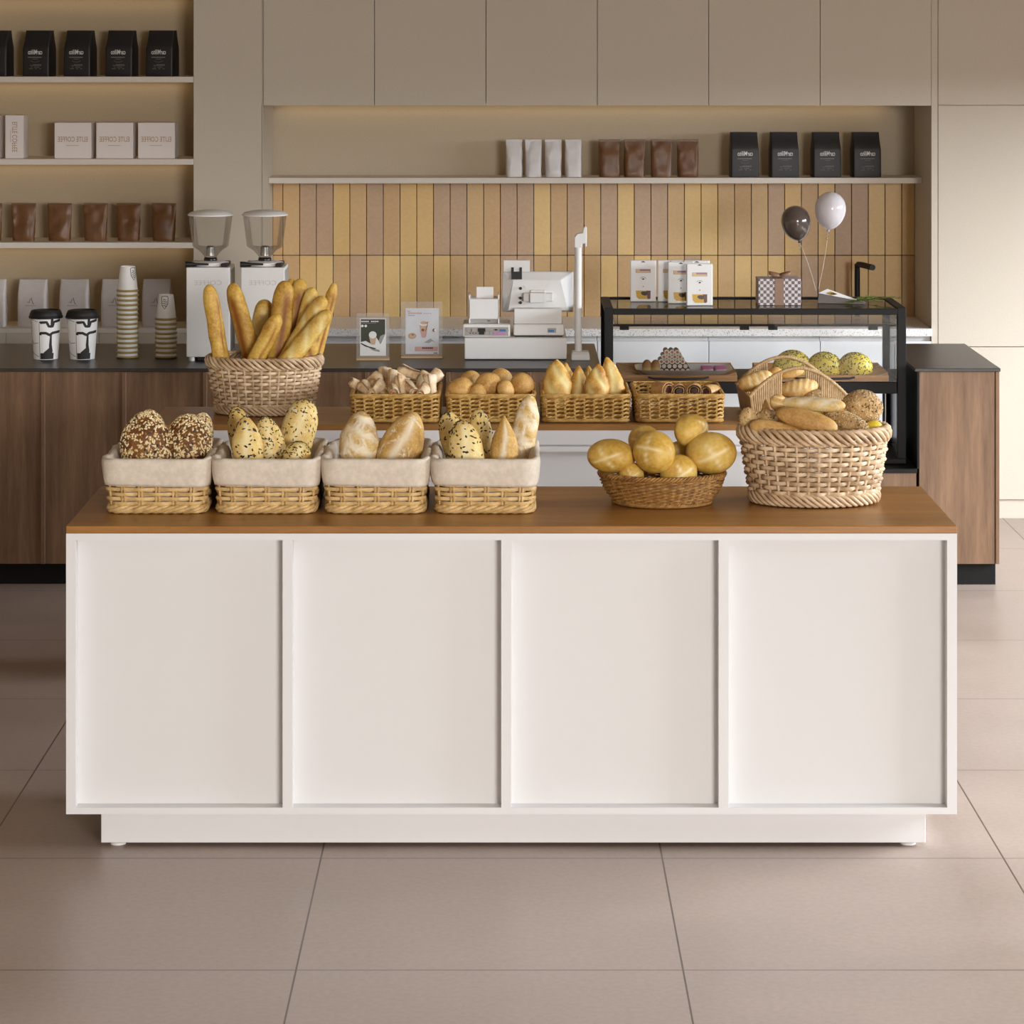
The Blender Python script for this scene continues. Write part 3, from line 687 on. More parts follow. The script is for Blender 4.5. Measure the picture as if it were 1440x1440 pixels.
# connector box and receipt printer
Y1 = Y0+0.03; e = empty('connection_box', bot(684, Y1), 'flat white box with a row of rear sockets under the receipt printer', 'electronics'); P = PB(e); zb = 0.052; s1 = F/Y1
bw = 67/s1
MB().box(-bw/2, bw/2, 0, 0.2, 0.0005, zb).build('case', M['plastic'], e, bevel=0.006)
MB().box(-bw/2+0.008, bw/2-0.008, -0.001, 0.002, 0.006, zb-0.012).build('socket_plate', M['plastic_grey'], e)
pk = MB(); cols = [M['ink_black'], flat('blue_socket', (58,120,190), 0.4), flat('pink_socket', (206,130,190), 0.4), M['steel']]
for (u, v, w_, h_, mi) in ((-.36,.7,.02,.012,3),(-.27,.7,.02,.012,3),(-.1,.72,.03,.014,0),(-.1,.3,.022,.012,0),(.02,.7,.016,.008,3),(.02,.45,.016,.008,3),(.1,.7,.014,.007,3),(.1,.3,.012,.012,3),(.2,.74,.012,.005,0),(.34,.66,.024,.009,1),(.27,.26,.046,.009,2),(.44,.66,.01,.01,3),(-.34,.28,.004,.004,0),(-.28,.28,.004,.004,0),(-.22,.28,.004,.004,0)):
    x_, z_ = bw*u, 0.008+(zb-0.022)*v; pk.box(x_-w_/2, x_+w_/2, -0.004, 0.0, z_-h_/2, z_+h_/2, mi)
pk.build('sockets', cols, e)
Y2 = Y1+0.025; e = empty('receipt_printer', ((680.5-CX)*Y2/F, Y2, DT+zb+0.0005), 'white receipt printer with paper strip standing on the socket box', 'printer'); s2 = F/Y2; pw2 = 43/s2
pr = MB(); hP = 0.115
pr.box(-pw2/2, pw2/2, 0.0, 0.13, 0.018, hP-0.016); pr.box(-pw2/2+0.004, pw2/2-0.004, 0.016, 0.128, 0.0, 0.018)
pr.box(-pw2/2, -pw2/2+0.006, 0, 0.13, 0, hP); pr.box(pw2/2-0.006, pw2/2, 0, 0.13, 0, hP)
pr.build('housing', M['plastic'], e, bevel=0.002)
MB().box(-0.036+0.006, 0.036+0.002, 0.05, 0.0508, hP-0.017, hP+0.028).build('paper_strip', M['cup_white'], e)
MB().box(-pw2/2+0.006, pw2/2-0.006, 0.014, 0.016, 0.001, 0.017).build('port_recess', M['plastic_grey'], e)
MB().lathe([(0.006,0),(0.006,0.002),(0.003,0.002)], 14).build('port', M['ink_black'], e, loc=(0.02,0.012,0.009))
# terminal
Y3 = Y0+0.035; e = empty('till_terminal', bot(757.5, Y3), 'white till touch screen seen from behind, on its base', 'till'); P = PB(e); s3 = F/Y3
bw = 71/s3
lo = MB(); lo.loft([[(x*q, y0_, z_) for x, y0_ in ((-bw/2,0),(bw/2,0),(bw/2,0.22),(-bw/2,0.22))] for q, y0_, z_ in ((1,0,0.006),(1,0,0.045))]) if False else None
lo.box(-bw/2, bw/2, 0, 0.22, 0.006, 0.052); lo.build('base', M['plastic'], e, bevel=0.006)
MB().box(-bw/2+0.006, bw/2-0.006, 0.006, 0.2, 0.0005, 0.006).build('base_feet', M['rubber'], e)
up = MB(); up.loft([[(-bw/2+0.002,0.008,0.0525),(bw/2-0.008,0.008,0.0525),(bw/2-0.008,0.1,0.0525),(-bw/2+0.002,0.1,0.0525)],
                    [(-bw/2+0.002,0.028,0.112),(bw/2-0.008,0.028,0.112),(bw/2-0.008,0.07,0.112),(-bw/2+0.002,0.07,0.112)]])
up.build('stand', M['plastic'], e, bevel=0.004)
b = MB(); P.box(770, 782, 461.5, 468, Y3-0.001, 0.003, b, 0); P.box(771, 779, 464, 467, Y3-0.003, 0.003, b, 1); b.build('port', [M['plastic_grey'], cols[1]], e)
MB().box(-0.19, 0.10, 0.13, 0.15, 0.0525, 0.062).build('rear_cable_tray', M['black'], e) if False else None
b = MB(); Ym = Y3+0.09
sl = []
for (x0, x1, y0_, y1_, yy) in ((735, 781, 404, 428, 0),): pass
P.box(745, 767, 412, 426, Ym-0.05, 0.05, b); P.box(736, 746, 412.5, 424, Ym-0.03, 0.04, b); P.box(767, 777.5, 412.5, 424, Ym-0.03, 0.04, b); P.box(746, 767, 408, 413, Ym-0.01, 0.02, b)
b.build('hinge', M['plastic'], e, bevel=0.003)
b = MB(); q = P.pt
o1 = [q(706.5,438.5,Ym+0.035), q(806.5,438.5,Ym+0.035), q(806.5,382,Ym+0.035), q(706.5,382,Ym+0.035)]
i1 = [q(715,437,Ym+0.006), q(799,437,Ym+0.006), q(788,394,Ym+0.006), q(722,394,Ym+0.006)]
b.loft([[tuple(p) for p in i1], [tuple(p) for p in o1], [tuple(p+Vector((0,0.018,0))) for p in o1]])
scr = b.build('screen', M['plastic'], e, bevel=0.004)
MB().box(*[v for v in (q(709,436,Ym).x, q(804,436,Ym).x, q(0,0,Ym+0.0535).y, q(0,0,Ym+0.055).y, q(0,436,Ym).z, q(0,385,Ym).z)]).build('display_glass', M['black_gloss'], scr)
b = MB(); P.box(708, 745, 366, 382.5, Ym-0.005, 0.02, b); P.box(721.5, 730, 380, 384, Ym-0.012, 0.012, b); cdp = b.build('customer_display', M['plastic'], e, bevel=0.002)
b = MB(); P.box(719, 734, 382, 393, Ym-0.02, 0.006, b); P.box(719, 722.5, 376, 382, Ym-0.02, 0.006, b); P.box(730.5, 734, 376, 382, Ym-0.02, 0.006, b); b.build('display_bracket', M['rubber'], cdp)
for (px, py) in ((732, 405.5), (732, 419), (732, 425.5)): MB().lathe([(0.006,0),(0.006,0.004),(0,0.004)], 14, 0, Matrix.Translation(q(px,py,Ym-0.008)) @ Matrix.Rotation(PI/2,4,'X')).build('screen_socket', M['ink_black'], scr)

for px in (739, 772): MB().lathe([(0.005,0),(0.005,0.003),(0,0.003)], 12, 0, Matrix.Translation(q(px,403,Ym+0.005)) @ Matrix.Rotation(PI/2,4,'X')).build('screw_cap', M['plastic'], scr)
# card reader pole
cpt = CP(817, 507); e = empty('scanner_stand', cpt, 'slim white pole with angled scanner head beside the till', 'scanner'); P = PB(e); s4 = F/cpt[1]
b = MB(); b.loft([[(-0.039,0,0.0005),(0.036,0,0.0005),(0.036,0.08,0.0005),(-0.039,0.08,0.0005)],[(-0.038,0.002,0.022),(0.035,0.002,0.022),(0.035,0.078,0.022),(-0.038,0.078,0.022)],[(-0.034,0.012,0.034),(0.031,0.012,0.034),(0.031,0.075,0.034),(-0.034,0.075,0.034)]])
b.build('base', M['plastic'], e, bevel=0.003)
MB().lathe([(0.0014,0),(0.0026,0.001),(0,0.002)], 10).build('status_light', flat('red_dot', (180,40,40), 0.4), e, loc=(0.022,0.016,0.0325))
zt = H-(345-HY)*cpt[1]/F-CT
MB().lathe([(0.0145,0.03),(0.0145,zt)], 20).build('pole', M['plastic'], e, smooth=40, loc=(-0.010,0.045,0))
b = MB(); b.prism([(-0.026,zt-0.012),(0.006,zt-0.012),(0.006,zt+0.004),(0.016,zt+0.004),(0.016,zt-0.008),(0.024,zt-0.008),(0.025,zt+0.066),(0.019,zt+0.076),(0.011,zt+0.068),(0.008,zt+0.048),(-0.014,zt+0.044),(-0.026,zt+0.03)], 0.03, 0.062)
b.build('scanner_head', M['plastic'], e, bevel=0.003)
# ------------------------------------------------------------------ display case
SL = 0.46; YC0, YC1 = 11.43, 11.90
cx0, cx1 = 0.39, 1.585
e = empty('display_case', (0, YC0, SL+0.0005), 'black framed glass display case standing on the low slab', 'display case')
D = YC1-YC0; zt = 1.078-SL; pt = 0.034
def bxn(name, x0, x1, y0, y1, z0, z1, m, bv=0.002): return MB().box(x0, x1, y0, y1, z0, z1).build(name, m, e, bevel=bv, seg=2)
for (x, y, z1_) in ((cx0,0,zt),(cx1-pt,0,zt),(cx0,D-pt,zt),(cx1-pt,D-pt,zt)): bxn('post', x, x+pt, y, y+pt, 0.02, z1_, M['black'])
bxn('front_rail', cx0+pt, cx1-pt, 0.0, 0.03, zt-0.028, zt-0.005, M['black']); bxn('rear_rail', cx0+pt, cx1-pt, D-0.03, D, zt-0.02, zt, M['black'])
for x in (cx0, cx1-pt): bxn('side_rail', x, x+pt, pt, D-pt, zt-0.02, zt, M['black'])
bxn('top_glass', cx0+pt, cx1-pt, 0.03, D-0.03, zt-0.012, zt-0.005, M['glass_dark'], 0)
zb2 = H-(458-HY)*(YC0+0.1)/F-SL
bxn('inner_glass_shelf', cx0+pt+0.01, cx1-pt-0.01, 0.05, D-0.06, zb2+0.004, zb2+0.011, M['glass_dark'], 0)
for px in (878, 1047, 1087, 1228):
    x = (px-CX)*(YC0+0.05)/F; MB().box(x-0.018, x+0.018, 0.045, 0.07, zb2-0.012, zb2+0.0035).build('shelf_clip', M['black'], e)
bxn('shelf_bar', cx0+pt, cx1-pt, 0.046, 0.052, zb2+0.002, zb2+0.0115, M['black'], 0)
zsf = 0.782-SL
bxn('shelf', cx0+pt+0.001, cx1-pt-0.001, 0.012, D-0.012, zsf-0.046, zsf, M['black'])
for x in (cx0, cx1-pt): bxn('shelf_support', x, x+pt, pt, D-pt, zsf-0.046, zsf, M['black'])
bxn('base_panel', cx0, cx1, 0, D, 0.0, 0.02, M['black'])
bxn('front_glass', cx0+pt, cx1-pt, 0.014, 0.019, zsf+0.002, zt-0.03, M['glass'], 0)
for x in (cx0+0.015, cx1-0.02): bxn('side_glass', x, x+0.005, pt, D-pt, zsf, zt-0.02, M['glass'], 0)
bxn('side_panel', cx1-0.012, cx1-0.006, pt, D-pt, 0.02, zsf-0.047, M['black_gloss'], 0)
MB().tube([(cx1-0.075,0.05,0.1),(cx1-0.075,0.05,zsf-0.05)], 0.004, 10).build('shelf_rod', M['steel'], e, smooth=40)
CTZ = 1.078+0.0008-0.005      # glass top
# wooden trays
def tray(px0, px1, label):
    Yt_ = YC0+0.022; x0, x1 = (px0-CX)*Yt_/F, (px1-CX)*Yt_/F; w = x1-x0
    e = empty('wooden_tray', ((x0+x1)/2, Yt_, SL+0.0005+zsf+0.0006), label, 'tray', 'wooden trays in the display case')
    d = 0.34
    b = MB(); b.box(-w/2, w/2, 0, d, 0, 0.01)
    b.loft([[(-w/2,0,0.0101),(w/2,0,0.0101),(w/2,0.012,0.0101),(-w/2,0.012,0.0101)],[(-w/2,-0.0,0.026),(w/2,-0.0,0.026),(w/2,0.01,0.026),(-w/2,0.01,0.026)]])
    b.box(-w/2, w/2, d-0.012, d, 0.0101, 0.036); b.build('base', M['wood_tray'], e, bevel=0.001, seg=1)
    for sx in (-1, 1):
        b = MB(); xi = sx*(w/2-0.085); xo = sx*(w/2-0.002)
        for k in range(4):
            y0 = 0.0125+k*0.082; y1 = y0+(0.068 if k < 3 else 0.068)
            b.loft([[(xi,y0,0.0105),(xo,y0,0.0105),(xo,y1,0.0105),(xi,y1,0.0105)],[(xi,y0,0.0125),(xo,y0,0.036),(xo,y1,0.036),(xi,y1,0.0125)]])
        b.build('slatted_end', M['wood_tray'], e)
    MB().tube([(-0.12,-0.006,0.018),(-0.1,-0.013,0.014),(0,-0.017,0.012),(0.1,-0.013,0.014),(0.12,-0.006,0.018)], 0.004, 8).build('handle', M['rubber'], e, smooth=50)
    return e
t1 = tray(871, 1037, 'wooden tray with slatted ends under the white platter of sweets')
t2 = tray(1068, 1250, 'wooden tray with slatted ends under three seeded buns')
TRZ = t1.location.z+0.0103
# platter
Ypl = 11.62; xp = (961-CX)*Ypl/F
e = empty('serving_platter', (xp, Ypl, TRZ+0.0006), 'white rectangular platter holding sweets in the left tray', 'platter')
lp = []
for (w_, d_, z_) in ((0.30,0.16,0.0),(0.32,0.18,0.004),(0.385,0.235,0.026),(0.39,0.24,0.0275),(0.38,0.23,0.0265),(0.315,0.172,0.0075),(0.30,0.16,0.007)): lp.append(rloop(w_, d_, z_, 0, 0, 8, 7))
MB().loft(lp).build('dish', M['ceramic'], e, smooth=50)
PZ = TRZ+0.0006+0.0078
# stack of rolls
rm = [flat('roll_pale', (240,232,216), 0.6), flat('roll_filling', (190,120,100), 0.6), flat('roll_cocoa', (92,56,40), 0.6), flat('roll_end', (240,230,216), 0.6)]
def roll_proto(dark):
    e = empty('dessert_roll', (0,0,0)); r = 0.0106
    b = MB().lathe([(r,0),(r,0.09)], 20, 0, Matrix.Rotation(-PI/2,4,'X')); b.build('roll', rm[2 if dark else 0], e, smooth=50)
    if dark: MB().lathe([(r*0.82,-0.0012),(r*0.82,0.002)], 18, 0, Matrix.Rotation(-PI/2,4,'X')).build('end_face', rm[3], e)
    else: MB().lathe([(r*0.52,-0.0012),(r*0.52,0.002)], 16, 0, Matrix.Rotation(-PI/2,4,'X')).build('filling', rm[1], e)
    return e
pl, pd = roll_proto(False), roll_proto(True); used = {0: False, 1: False}
xr = (944-CX)*Ypl/F; rp = 0.0214; rows = [7,6,5,4,3]
rn = ['bottom','second','third','fourth','top']
for k, n in enumerate(rows):
    for j in range(n):
        dk = 1 if (k < 2 and not (j == 0)) else 0
        pr = pd if dk else pl; o = pr if not used[dk] else copy_tree(pr); used[dk] = True
        o.location = (xr+(j-(n-1)/2)*rp, Ypl-0.055, PZ+0.0108+k*rp*0.866)
        tag(o, '%s roll in the %s row of the pyramid, %s from the left' % ('cocoa coated' if dk else 'pale filled', rn[k], ORD[j]), 'pastry', 'rolls piled in a pyramid on the platter')
# pink iced fingers
pk1, pk2 = flat('pink_icing', (222,120,186), 0.45), flat('white_icing', (236,222,228), 0.5)
def finger():
    e = empty('iced_finger', (0,0,0)); b = MB(); 
    b.loft([rloop(0.05*a, 0.024*c, z, 0, 0, 6, 3) for z, a, c in ((0,.9,.85),(0.006,1,1),(0.013,.97,.95),(0.017,.85,.8))]); b.build('sponge', pk2, e, smooth=50)
    b = MB(); b.loft([rloop(0.046*a, 0.02*c, z, 0, 0, 6, 3) for z, a, c in ((0.0172,1,1),(0.02,.9,.85))]); b.build('icing', pk1, e, smooth=50); return e
fg = finger(); f1 = True
for cc in range(2):
    for k in range(4):
        o = fg if f1 else copy_tree(fg); f1 = False
        o.location = ((994+cc*18.5-CX)*Ypl/F, Ypl-0.06+k*0.032, PZ+0.0004+k*0.0)
        tag(o, 'pink iced finger on the white platter, %s column, %s from the front' % (['left','right'][cc], ORD[k]), 'pastry', 'pink iced fingers on the platter')
# egg shaped buns on the platter
em = N('egg_bun_glaze'); em.set(0.35)
cz_ = em.n('ShaderNodeSeparateXYZ'); em.l(em.obj(), cz_.inputs[0])
em.col(em.ramp(cz_.outputs['Z'], [(0.018, lin((226,196,120))), (0.028, lin((186,132,76)))]))
eb = empty('egg_shaped_bun', (0,0,0)); MB().lathe([(0.0,0),(0.014,0.001),(0.019,0.008),(0.0205,0.022),(0.019,0.036),(0.014,0.047),(0.007,0.053),(0,0.0545)], 24).build('bun', em.m, eb, smooth=60)
for k, px in enumerate((909, 921)):
    o = eb if k == 0 else copy_tree(eb); o.location = ((px-CX)*Ypl/F, Ypl-0.045, PZ+0.0005)
    tag(o, 'upright egg shaped brown bun on the platter, %s one of two' % ['left','right'][k], 'pastry', 'egg shaped buns on the platter')

# ------------------------------------------------------------------ things on top of the case
pkm = [M['cup_white'], flat('window_yellow', (206,160,40), 0.35), flat('window_brown', (96,48,30), 0.35), flat('window_mauve', (150,112,130), 0.35), flat('window_cream', (214,182,130), 0.4), M['ink_black'], flat('window_dark', (44,20,18), 0.3)]
def snack_pack():
    e = empty('snack_pack', (0,0,0)); w, h, d = 0.105, 0.168, 0.022
    b = MB(); b.box(-w/2, w/2, 0, d, 0, h); ca = b.build('carton', M['cup_white'], e, bevel=0.004, seg=2)
    f = MB(); y = -0.0006
    f.box(-0.03, 0.03, y, y+0.0004, h*0.70, h*0.79, 3); f.box(-0.028, -0.014, y-0.0002, y, h*0.705, h*0.785, 4); f.box(-0.014, 0.028, y-0.0002, y, h*0.705, h*0.745, 4)
    f.prism([(-0.03,h*0.27),(0.03,h*0.27),(0.03,h*0.09),(0.026,h*0.065),(-0.018,h*0.065),(-0.027,h*0.12)], y, y+0.0004, 1)
    f.prism([(0.012,h*0.27),(0.03,h*0.27),(0.03,h*0.09),(0.026,h*0.065),(0.018,h*0.065)], y-0.0002, y, 2)
    f.prism([(-0.01,h*0.21),(-0.006,h*0.245),(0.006,h*0.25),(0.017,h*0.235),(0.016,h*0.17),(0.008,h*0.145),(-0.004,h*0.165)], y-0.0004, y-0.0001, 6)
    f.build('window', pkm, ca)
    t = MB(); t.tube([(0.012*math.cos(a), y, h*0.545+0.009*math.sin(a)) for a in [0.35+k*(PI-0.7)/8 for k in range(9)]], 0.0006, 4); disc(t, 0, h*0.55, 0.0045, 0.003, y-0.0002, 0)
    t.box(-0.002, 0.002, y, y+0.0004, h*0.36, h*0.38); t.build('eye_logo', M['ink_black'], ca)
    t = MB(); t.prism([(-0.01,h*0.955),(0.01,h*0.955),(0.004,h*0.975),(0,h*0.985),(-0.004,h*0.975)], y, y+0.0004); t.build('hang_slot', M['ink_black'], ca)
    return e
sp = snack_pack()
for i, (px, py, lab) in enumerate(((904.5, 424.5, 'standing apart at the left end'), (943, 424.5, 'half hidden, second from the left'), (957.5, 427, 'third from the left, overlapped by the frontmost one'), (980, 424.8, 'rearmost, peeking out behind the front one'), (984, 430, 'frontmost of the overlapping ones'))):
    Yp = F*(H-CTZ)/(py-HY)
    o = sp if i == 0 else copy_tree(sp); o.location = ((px-CX)*Yp/F, Yp, CTZ+0.0006)
    o.rotation_euler = (0, 0, 0.02*(i-2))
    tag(o, 'white snack carton with food windows, %s' % lab, 'carton', 'white snack cartons on the display case')
# gift box
gm = N('checked_paper'); gm.set(0.6)
ck = gm.n('ShaderNodeTexChecker'); ck.inputs['Scale'].default_value = 80.0
ck.inputs['Color1'].default_value = lin((70,46,38)); ck.inputs['Color2'].default_value = lin((222,206,206)); gm.l(gm.obj((1,1,1),(0.0031,0.0031,0.0031)), ck.inputs['Vector'])
vo = gm.n('ShaderNodeTexChecker'); vo.inputs['Scale'].default_value = 240.0; vo.inputs['Color1'].default_value = (1,1,1,1); vo.inputs['Color2'].default_value = (0,0,0,1); gm.l(gm.obj((1,1,1),(0.0031,0.0031,0.0031)), vo.inputs['Vector'])
gm.col(gm.mix(0.22, ck.outputs['Color'], vo.outputs['Color']))
Yg = F*(H-CTZ)/(429.5-HY); sg = F/Yg
e = empty('gift_box', ((1096.5-CX)/sg, Yg, CTZ+0.0006), 'dotted brown and white gift box tied with a brown ribbon', 'gift box')
w, h = 60/sg, 37/sg
MB().box(-w/2, w/2, 0, 0.13, 0, h).build('box', gm.m, e, bevel=0.001, seg=1)
rb = flat('brown_ribbon', (136,100,76), 0.4, var=0.1)
b = MB(); b.box(-0.020, 0.016, -0.0012, -0.0002, 0, h+0.001); b.box(-0.020, 0.016, -0.001, 0.1315, h+0.0004, h+0.0016); b.build('ribbon', rb, e); MB().box(w/2+0.0004, w/2+0.0014, 0.05, 0.08, 0, h).build('side_ribbon', rb, e)
b = MB()
for s in (-1, 1):
    L = []
    for k in range(13):
        a = 2*PI*k/12; L.append((0.004+s*(0.022-0.022*math.cos(a)), 0.04+0.011*math.sin(a), h+0.011+0.010*(1-math.cos(a))/2))
    vs = [(x, y-0.004, z-0.0075) for x, y, z in L]+[(x, y+0.004, z+0.0075) for x, y, z in L]
    b.add(vs, [(i, i+1, i+14, i+13) for i in range(12)])
b.lathe([(0.0,0),(0.007,0.002),(0.008,0.008),(0,0.013)], 12, 0, Matrix.Translation((0.004,0.04,h+0.0015)))
b.build('bow', rb, e, smooth=60, solid=0.001)
# fallen snack carton on its back + sprig + balloons
Yf = 11.72; sf = F/Yf
e = empty('snack_carton', ((1180-CX)/sf, Yf, CTZ+0.0006), 'white snack carton lying tilted beside the gift box, with dark grey sides', 'carton')
b = MB(); wv = lambda px, dz, yy: ((px-1180)/sf, yy, dz)
zA, zB = 0.040, 0.006
b.loft([[wv(1147.5,0,-0.06), wv(1212,0,-0.1), wv(1205,0,0.0), wv(1152,0,0.06)], [wv(1149,zA,-0.06), wv(1214,zB,-0.1), wv(1207,zB,0.0), wv(1166,zA+0.006,0.06)]])
b.build('sides', flat('carton_grey', (120,112,108), 0.6), e, bevel=0.0015)
zt_ = lambda u: zA+(zB-zA)*u+0.0012
b = MB(); P4 = [Vector(wv(1148.5,zA+0.0012,-0.061)), Vector(wv(1214,zB+0.0012,-0.101)), Vector(wv(1207,zB+0.0012,0.001)), Vector(wv(1166,zA+0.0072,0.061))]
bil = lambda u, v: tuple((P4[0]*(1-u)+P4[1]*u)*(1-v)+(P4[3]*(1-u)+P4[2]*u)*v)
b.add([bil(0,0), bil(1,0), bil(1,1), bil(0,1)], [(0,1,2,3)], 0)
b.add([tuple(Vector(bil(u,v))+Vector((0,0,0.0006))) for u, v in ((.12,.3),(.32,.25),(.36,.65),(.16,.75))], [(0,1,2,3)], 1)
b.add([tuple(Vector(bil(u,v))+Vector((0,0,0.001))) for u, v in ((.2,.4),(.32,.3),(.35,.6),(.24,.65))], [(0,1,2,3)], 6)
b.add([tuple(Vector(bil(u,v))+Vector((0,0,0.0006))) for u, v in ((.7,.35),(.82,.32),(.84,.65),(.73,.7))], [(0,1,2,3)], 4)
b.build('face', pkm, e, recalc=False)
lf = flat('fern_green', (112,128,52), 0.55, var=0.2)
e = empty('green_sprig', ((1195-CX)/sf, Yf-0.12, CTZ+0.0006), 'feathery green sprig lying across the white carton on the case', 'plant sprig')
st = MB(); lv = MB()
def frond(p0, d, ln, up):
    d = Vector(d).normalized(); n_ = 16; side = d.cross(Vector((0,0,1))).normalized(); P = []
    for k in range(n_+1):
        u = k/n_; P.append(Vector(p0)+d*ln*u+Vector((0,0,up*math.sin(u*PI*0.8)+0.003)))
    st.tube(P, [0.0012*(1-0.6*k/n_) for k in range(n_+1)], 5)
    for k in range(2, n_+1):
        for s in (-1, 1):
            l_ = 0.05*(1-(k/n_)*0.55)*R.uniform(0.7,1.1); a = P[k]; dr = (d*0.75+side*s*0.7+Vector((0,0,R.uniform(-0.1,0.35)))).normalized()
            w_ = dr.cross(Vector((0,0,1))).normalized()*0.0034
            m_ = a+dr*l_*0.5; t_ = a+dr*l_; t_.z = max(t_.z, 0.002); m_.z = max(m_.z, 0.002)
            up_ = Vector((0,0,0.001)); lv.add([a, m_+w_, t_, m_-w_, m_+up_, m_-up_], [(0,1,4),(1,2,4),(2,3,4),(3,0,4),(1,0,5),(2,1,5),(3,2,5),(0,3,5)])
frond((-0.02,0.0,0.002), (1,0.25,0), 0.13, 0.016); frond((-0.035,0.02,0.002), (0.9,-0.1,0), 0.10, 0.012); frond((0.0,0.02,0.002), (1,0.6,0), 0.12, 0.02); frond((0.07,0.09,0.003), (1,0.1,0), 0.14, 0.012)
st.build('stem', lf, e, smooth=60); lv.build('leaves', lf, e)
def balloon(px, py, r, col, tail, label, lean):
    s = F/Yf; c0 = W(px, py, Yf); rr = r/s
    e = empty('balloon', c0, label, 'balloon', 'balloons over the display case')
    prof = []
    for k in range(25):
        t = PI*k/24; z = -math.cos(t)*rr*1.22; q = math.sin(t)*rr*(1+0.10*(-math.cos(t)))
        if t < 0.9: q *= 0.86+0.14*t/0.9
        prof.append((max(q, 0.0), z))
    T = Matrix.Rotation(lean, 4, 'Y')
    MB().lathe(prof, 32, 0, T).build('skin', flat('balloon_%s' % label.split()[0], col, 0.15, var=0.02, **{'Coat Weight': 0.5}), e, smooth=80)
    kp = T @ Vector((0,0,-rr*1.22))
    MB().lathe([(0.003,0.004),(0.004,0.0),(0.0075,-0.008),(0.004,-0.009),(0,-0.008)], 12, 0, Matrix.Translation(kp) @ T).build('knot', flat('knot_%s' % label.split()[0], tuple(int(x*0.8) for x in col), 0.3), e, smooth=60)
    pts = [kp+Vector((0,0,-0.006))]; tp = tail-c0
    for k in range(1, 9): u = k/8; pts.append(kp.lerp(tp, u)+Vector((0.004*math.sin(u*PI), 0, 0)))
    MB().tube(pts, 0.0011, 6).build('string', flat('string_white', (214,200,180), 0.6), e, smooth=60)
    cu = [kp+Vector((0.006*math.sin(k*0.9)+(0.004 if lean < 0 else -0.004)*k/10, -0.002, -0.008-0.0022*k)) for k in range(18)]
    MB().tube(cu, 0.0008, 5).build('curled_tail', M['ink_grey'], e, smooth=60)
    return e
tail = W(1149, 406, Yf); 
balloon(1119.5, 314, 20.5, (84,72,66), W(1147.5, 408, Yf), 'dark grey balloon on a string above the gift box', -0.18)
balloon(1167.5, 296.5, 21.8, (214,208,212), W(1151, 406, Yf), 'white balloon on a string, higher than the dark one', 0.1)
# ------------------------------------------------------------------ wicker
def oval_path(a, b, n=240):
    P = [(a*math.cos(2*PI*k/n-PI/2), b*math.sin(2*PI*k/n-PI/2)) for k in range(n)]
    return P
def rect_path(w, d, r, n=240):
    pts = []
    for (cx, cy, a0) in ((w/2-r,-d/2+r,-PI/2),(w/2-r,d/2-r,0),(-w/2+r,d/2-r,PI/2),(-w/2+r,-d/2+r,PI)):
        for k in range(9): a = a0+k*PI/16; pts.append((cx+r*math.cos(a), cy+r*math.sin(a)))
    return resample(pts, n)
def resample(P, n):
    P = P+[P[0]]; ds = [0]
    for a, b in zip(P[:-1], P[1:]): ds.append(ds[-1]+math.hypot(b[0]-a[0], b[1]-a[1]))
    T = ds[-1]; out = []; j = 0
    for k in range(n):
        s = T*k/n
        while ds[j+1] < s: j += 1
        u = (s-ds[j])/max(1e-9, ds[j+1]-ds[j]); out.append((P[j][0]*(1-u)+P[j+1][0]*u, P[j][1]*(1-u)+P[j+1][1]*u))
    return out
class Loop:
    """closed outline that flares from bottom to top"""
    def __init__(s, bot, top, h, curve=1.0, n=240):
        s.b = resample(bot, n); s.t = resample(top, n); s.h = h; s.n = n; s.c = curve
    def __call__(s, t, z):
        u = max(0.0, min(1.15, z/s.h)); u = 1-(1-u)**s.c if u <= 1 else u
        f = (t % 1.0)*s.n; i = int(f); q = f-i; j = (i+1) % s.n
        g = lambda P, c: P[i % s.n][c]*(1-q)+P[j][c]*q
        p = lambda c: g(s.b, c)*(1-u)+g(s.t, c)*u
        i0, i1 = (i-2) % s.n, (i+3) % s.n
        tx = (s.b[i1][0]-s.b[i0][0])*(1-u)+(s.t[i1][0]-s.t[i0][0])*u; ty = (s.b[i1][1]-s.b[i0][1])*(1-u)+(s.t[i1][1]-s.t[i0][1])*u
        l = math.hypot(tx, ty) or 1
        return Vector((p(0), p(1), 0)), Vector((ty/l, -tx/l, 0)), Vector((tx/l, ty/l, 0))
def weave(L, z0, z1, rows, stakes, r, amp, double=False, sub=4, stake_r=None, ring=6, squash=1.0, skew=0.0, tstart=0):
    mb = MB(); dz = (z1-z0)/rows; sr = stake_r or r*0.8
    for k in range(rows):
        P = []
        for j in range(stakes*sub):
            t = j/(stakes*sub); z = z0+dz*(k+0.5)
            p, n, _ = L(t+tstart, z); w = math.cos(PI*t*stakes+PI*k); w = math.copysign(abs(w)**0.7, w)
            zz = z+skew*dz*math.sin(PI*t*stakes+PI*k)
            P.append(p+n*amp*w+Vector((0,0,zz)))
        mb.tube(P, r*R.uniform(0.92,1.06), ring, True, flat=squash)
    for i in range(stakes):
        for o in ((-1, 1) if double else (0,)):
            P = []
            for z in (z0-dz*0.3, (z0+z1)/2, z1+dz*0.3):
                p, n, tg = L(i/stakes+tstart, z); P.append(p+tg*o*sr*1.15+Vector((0,0,z)))
            mb.tube(P, sr, 6)
    return mb
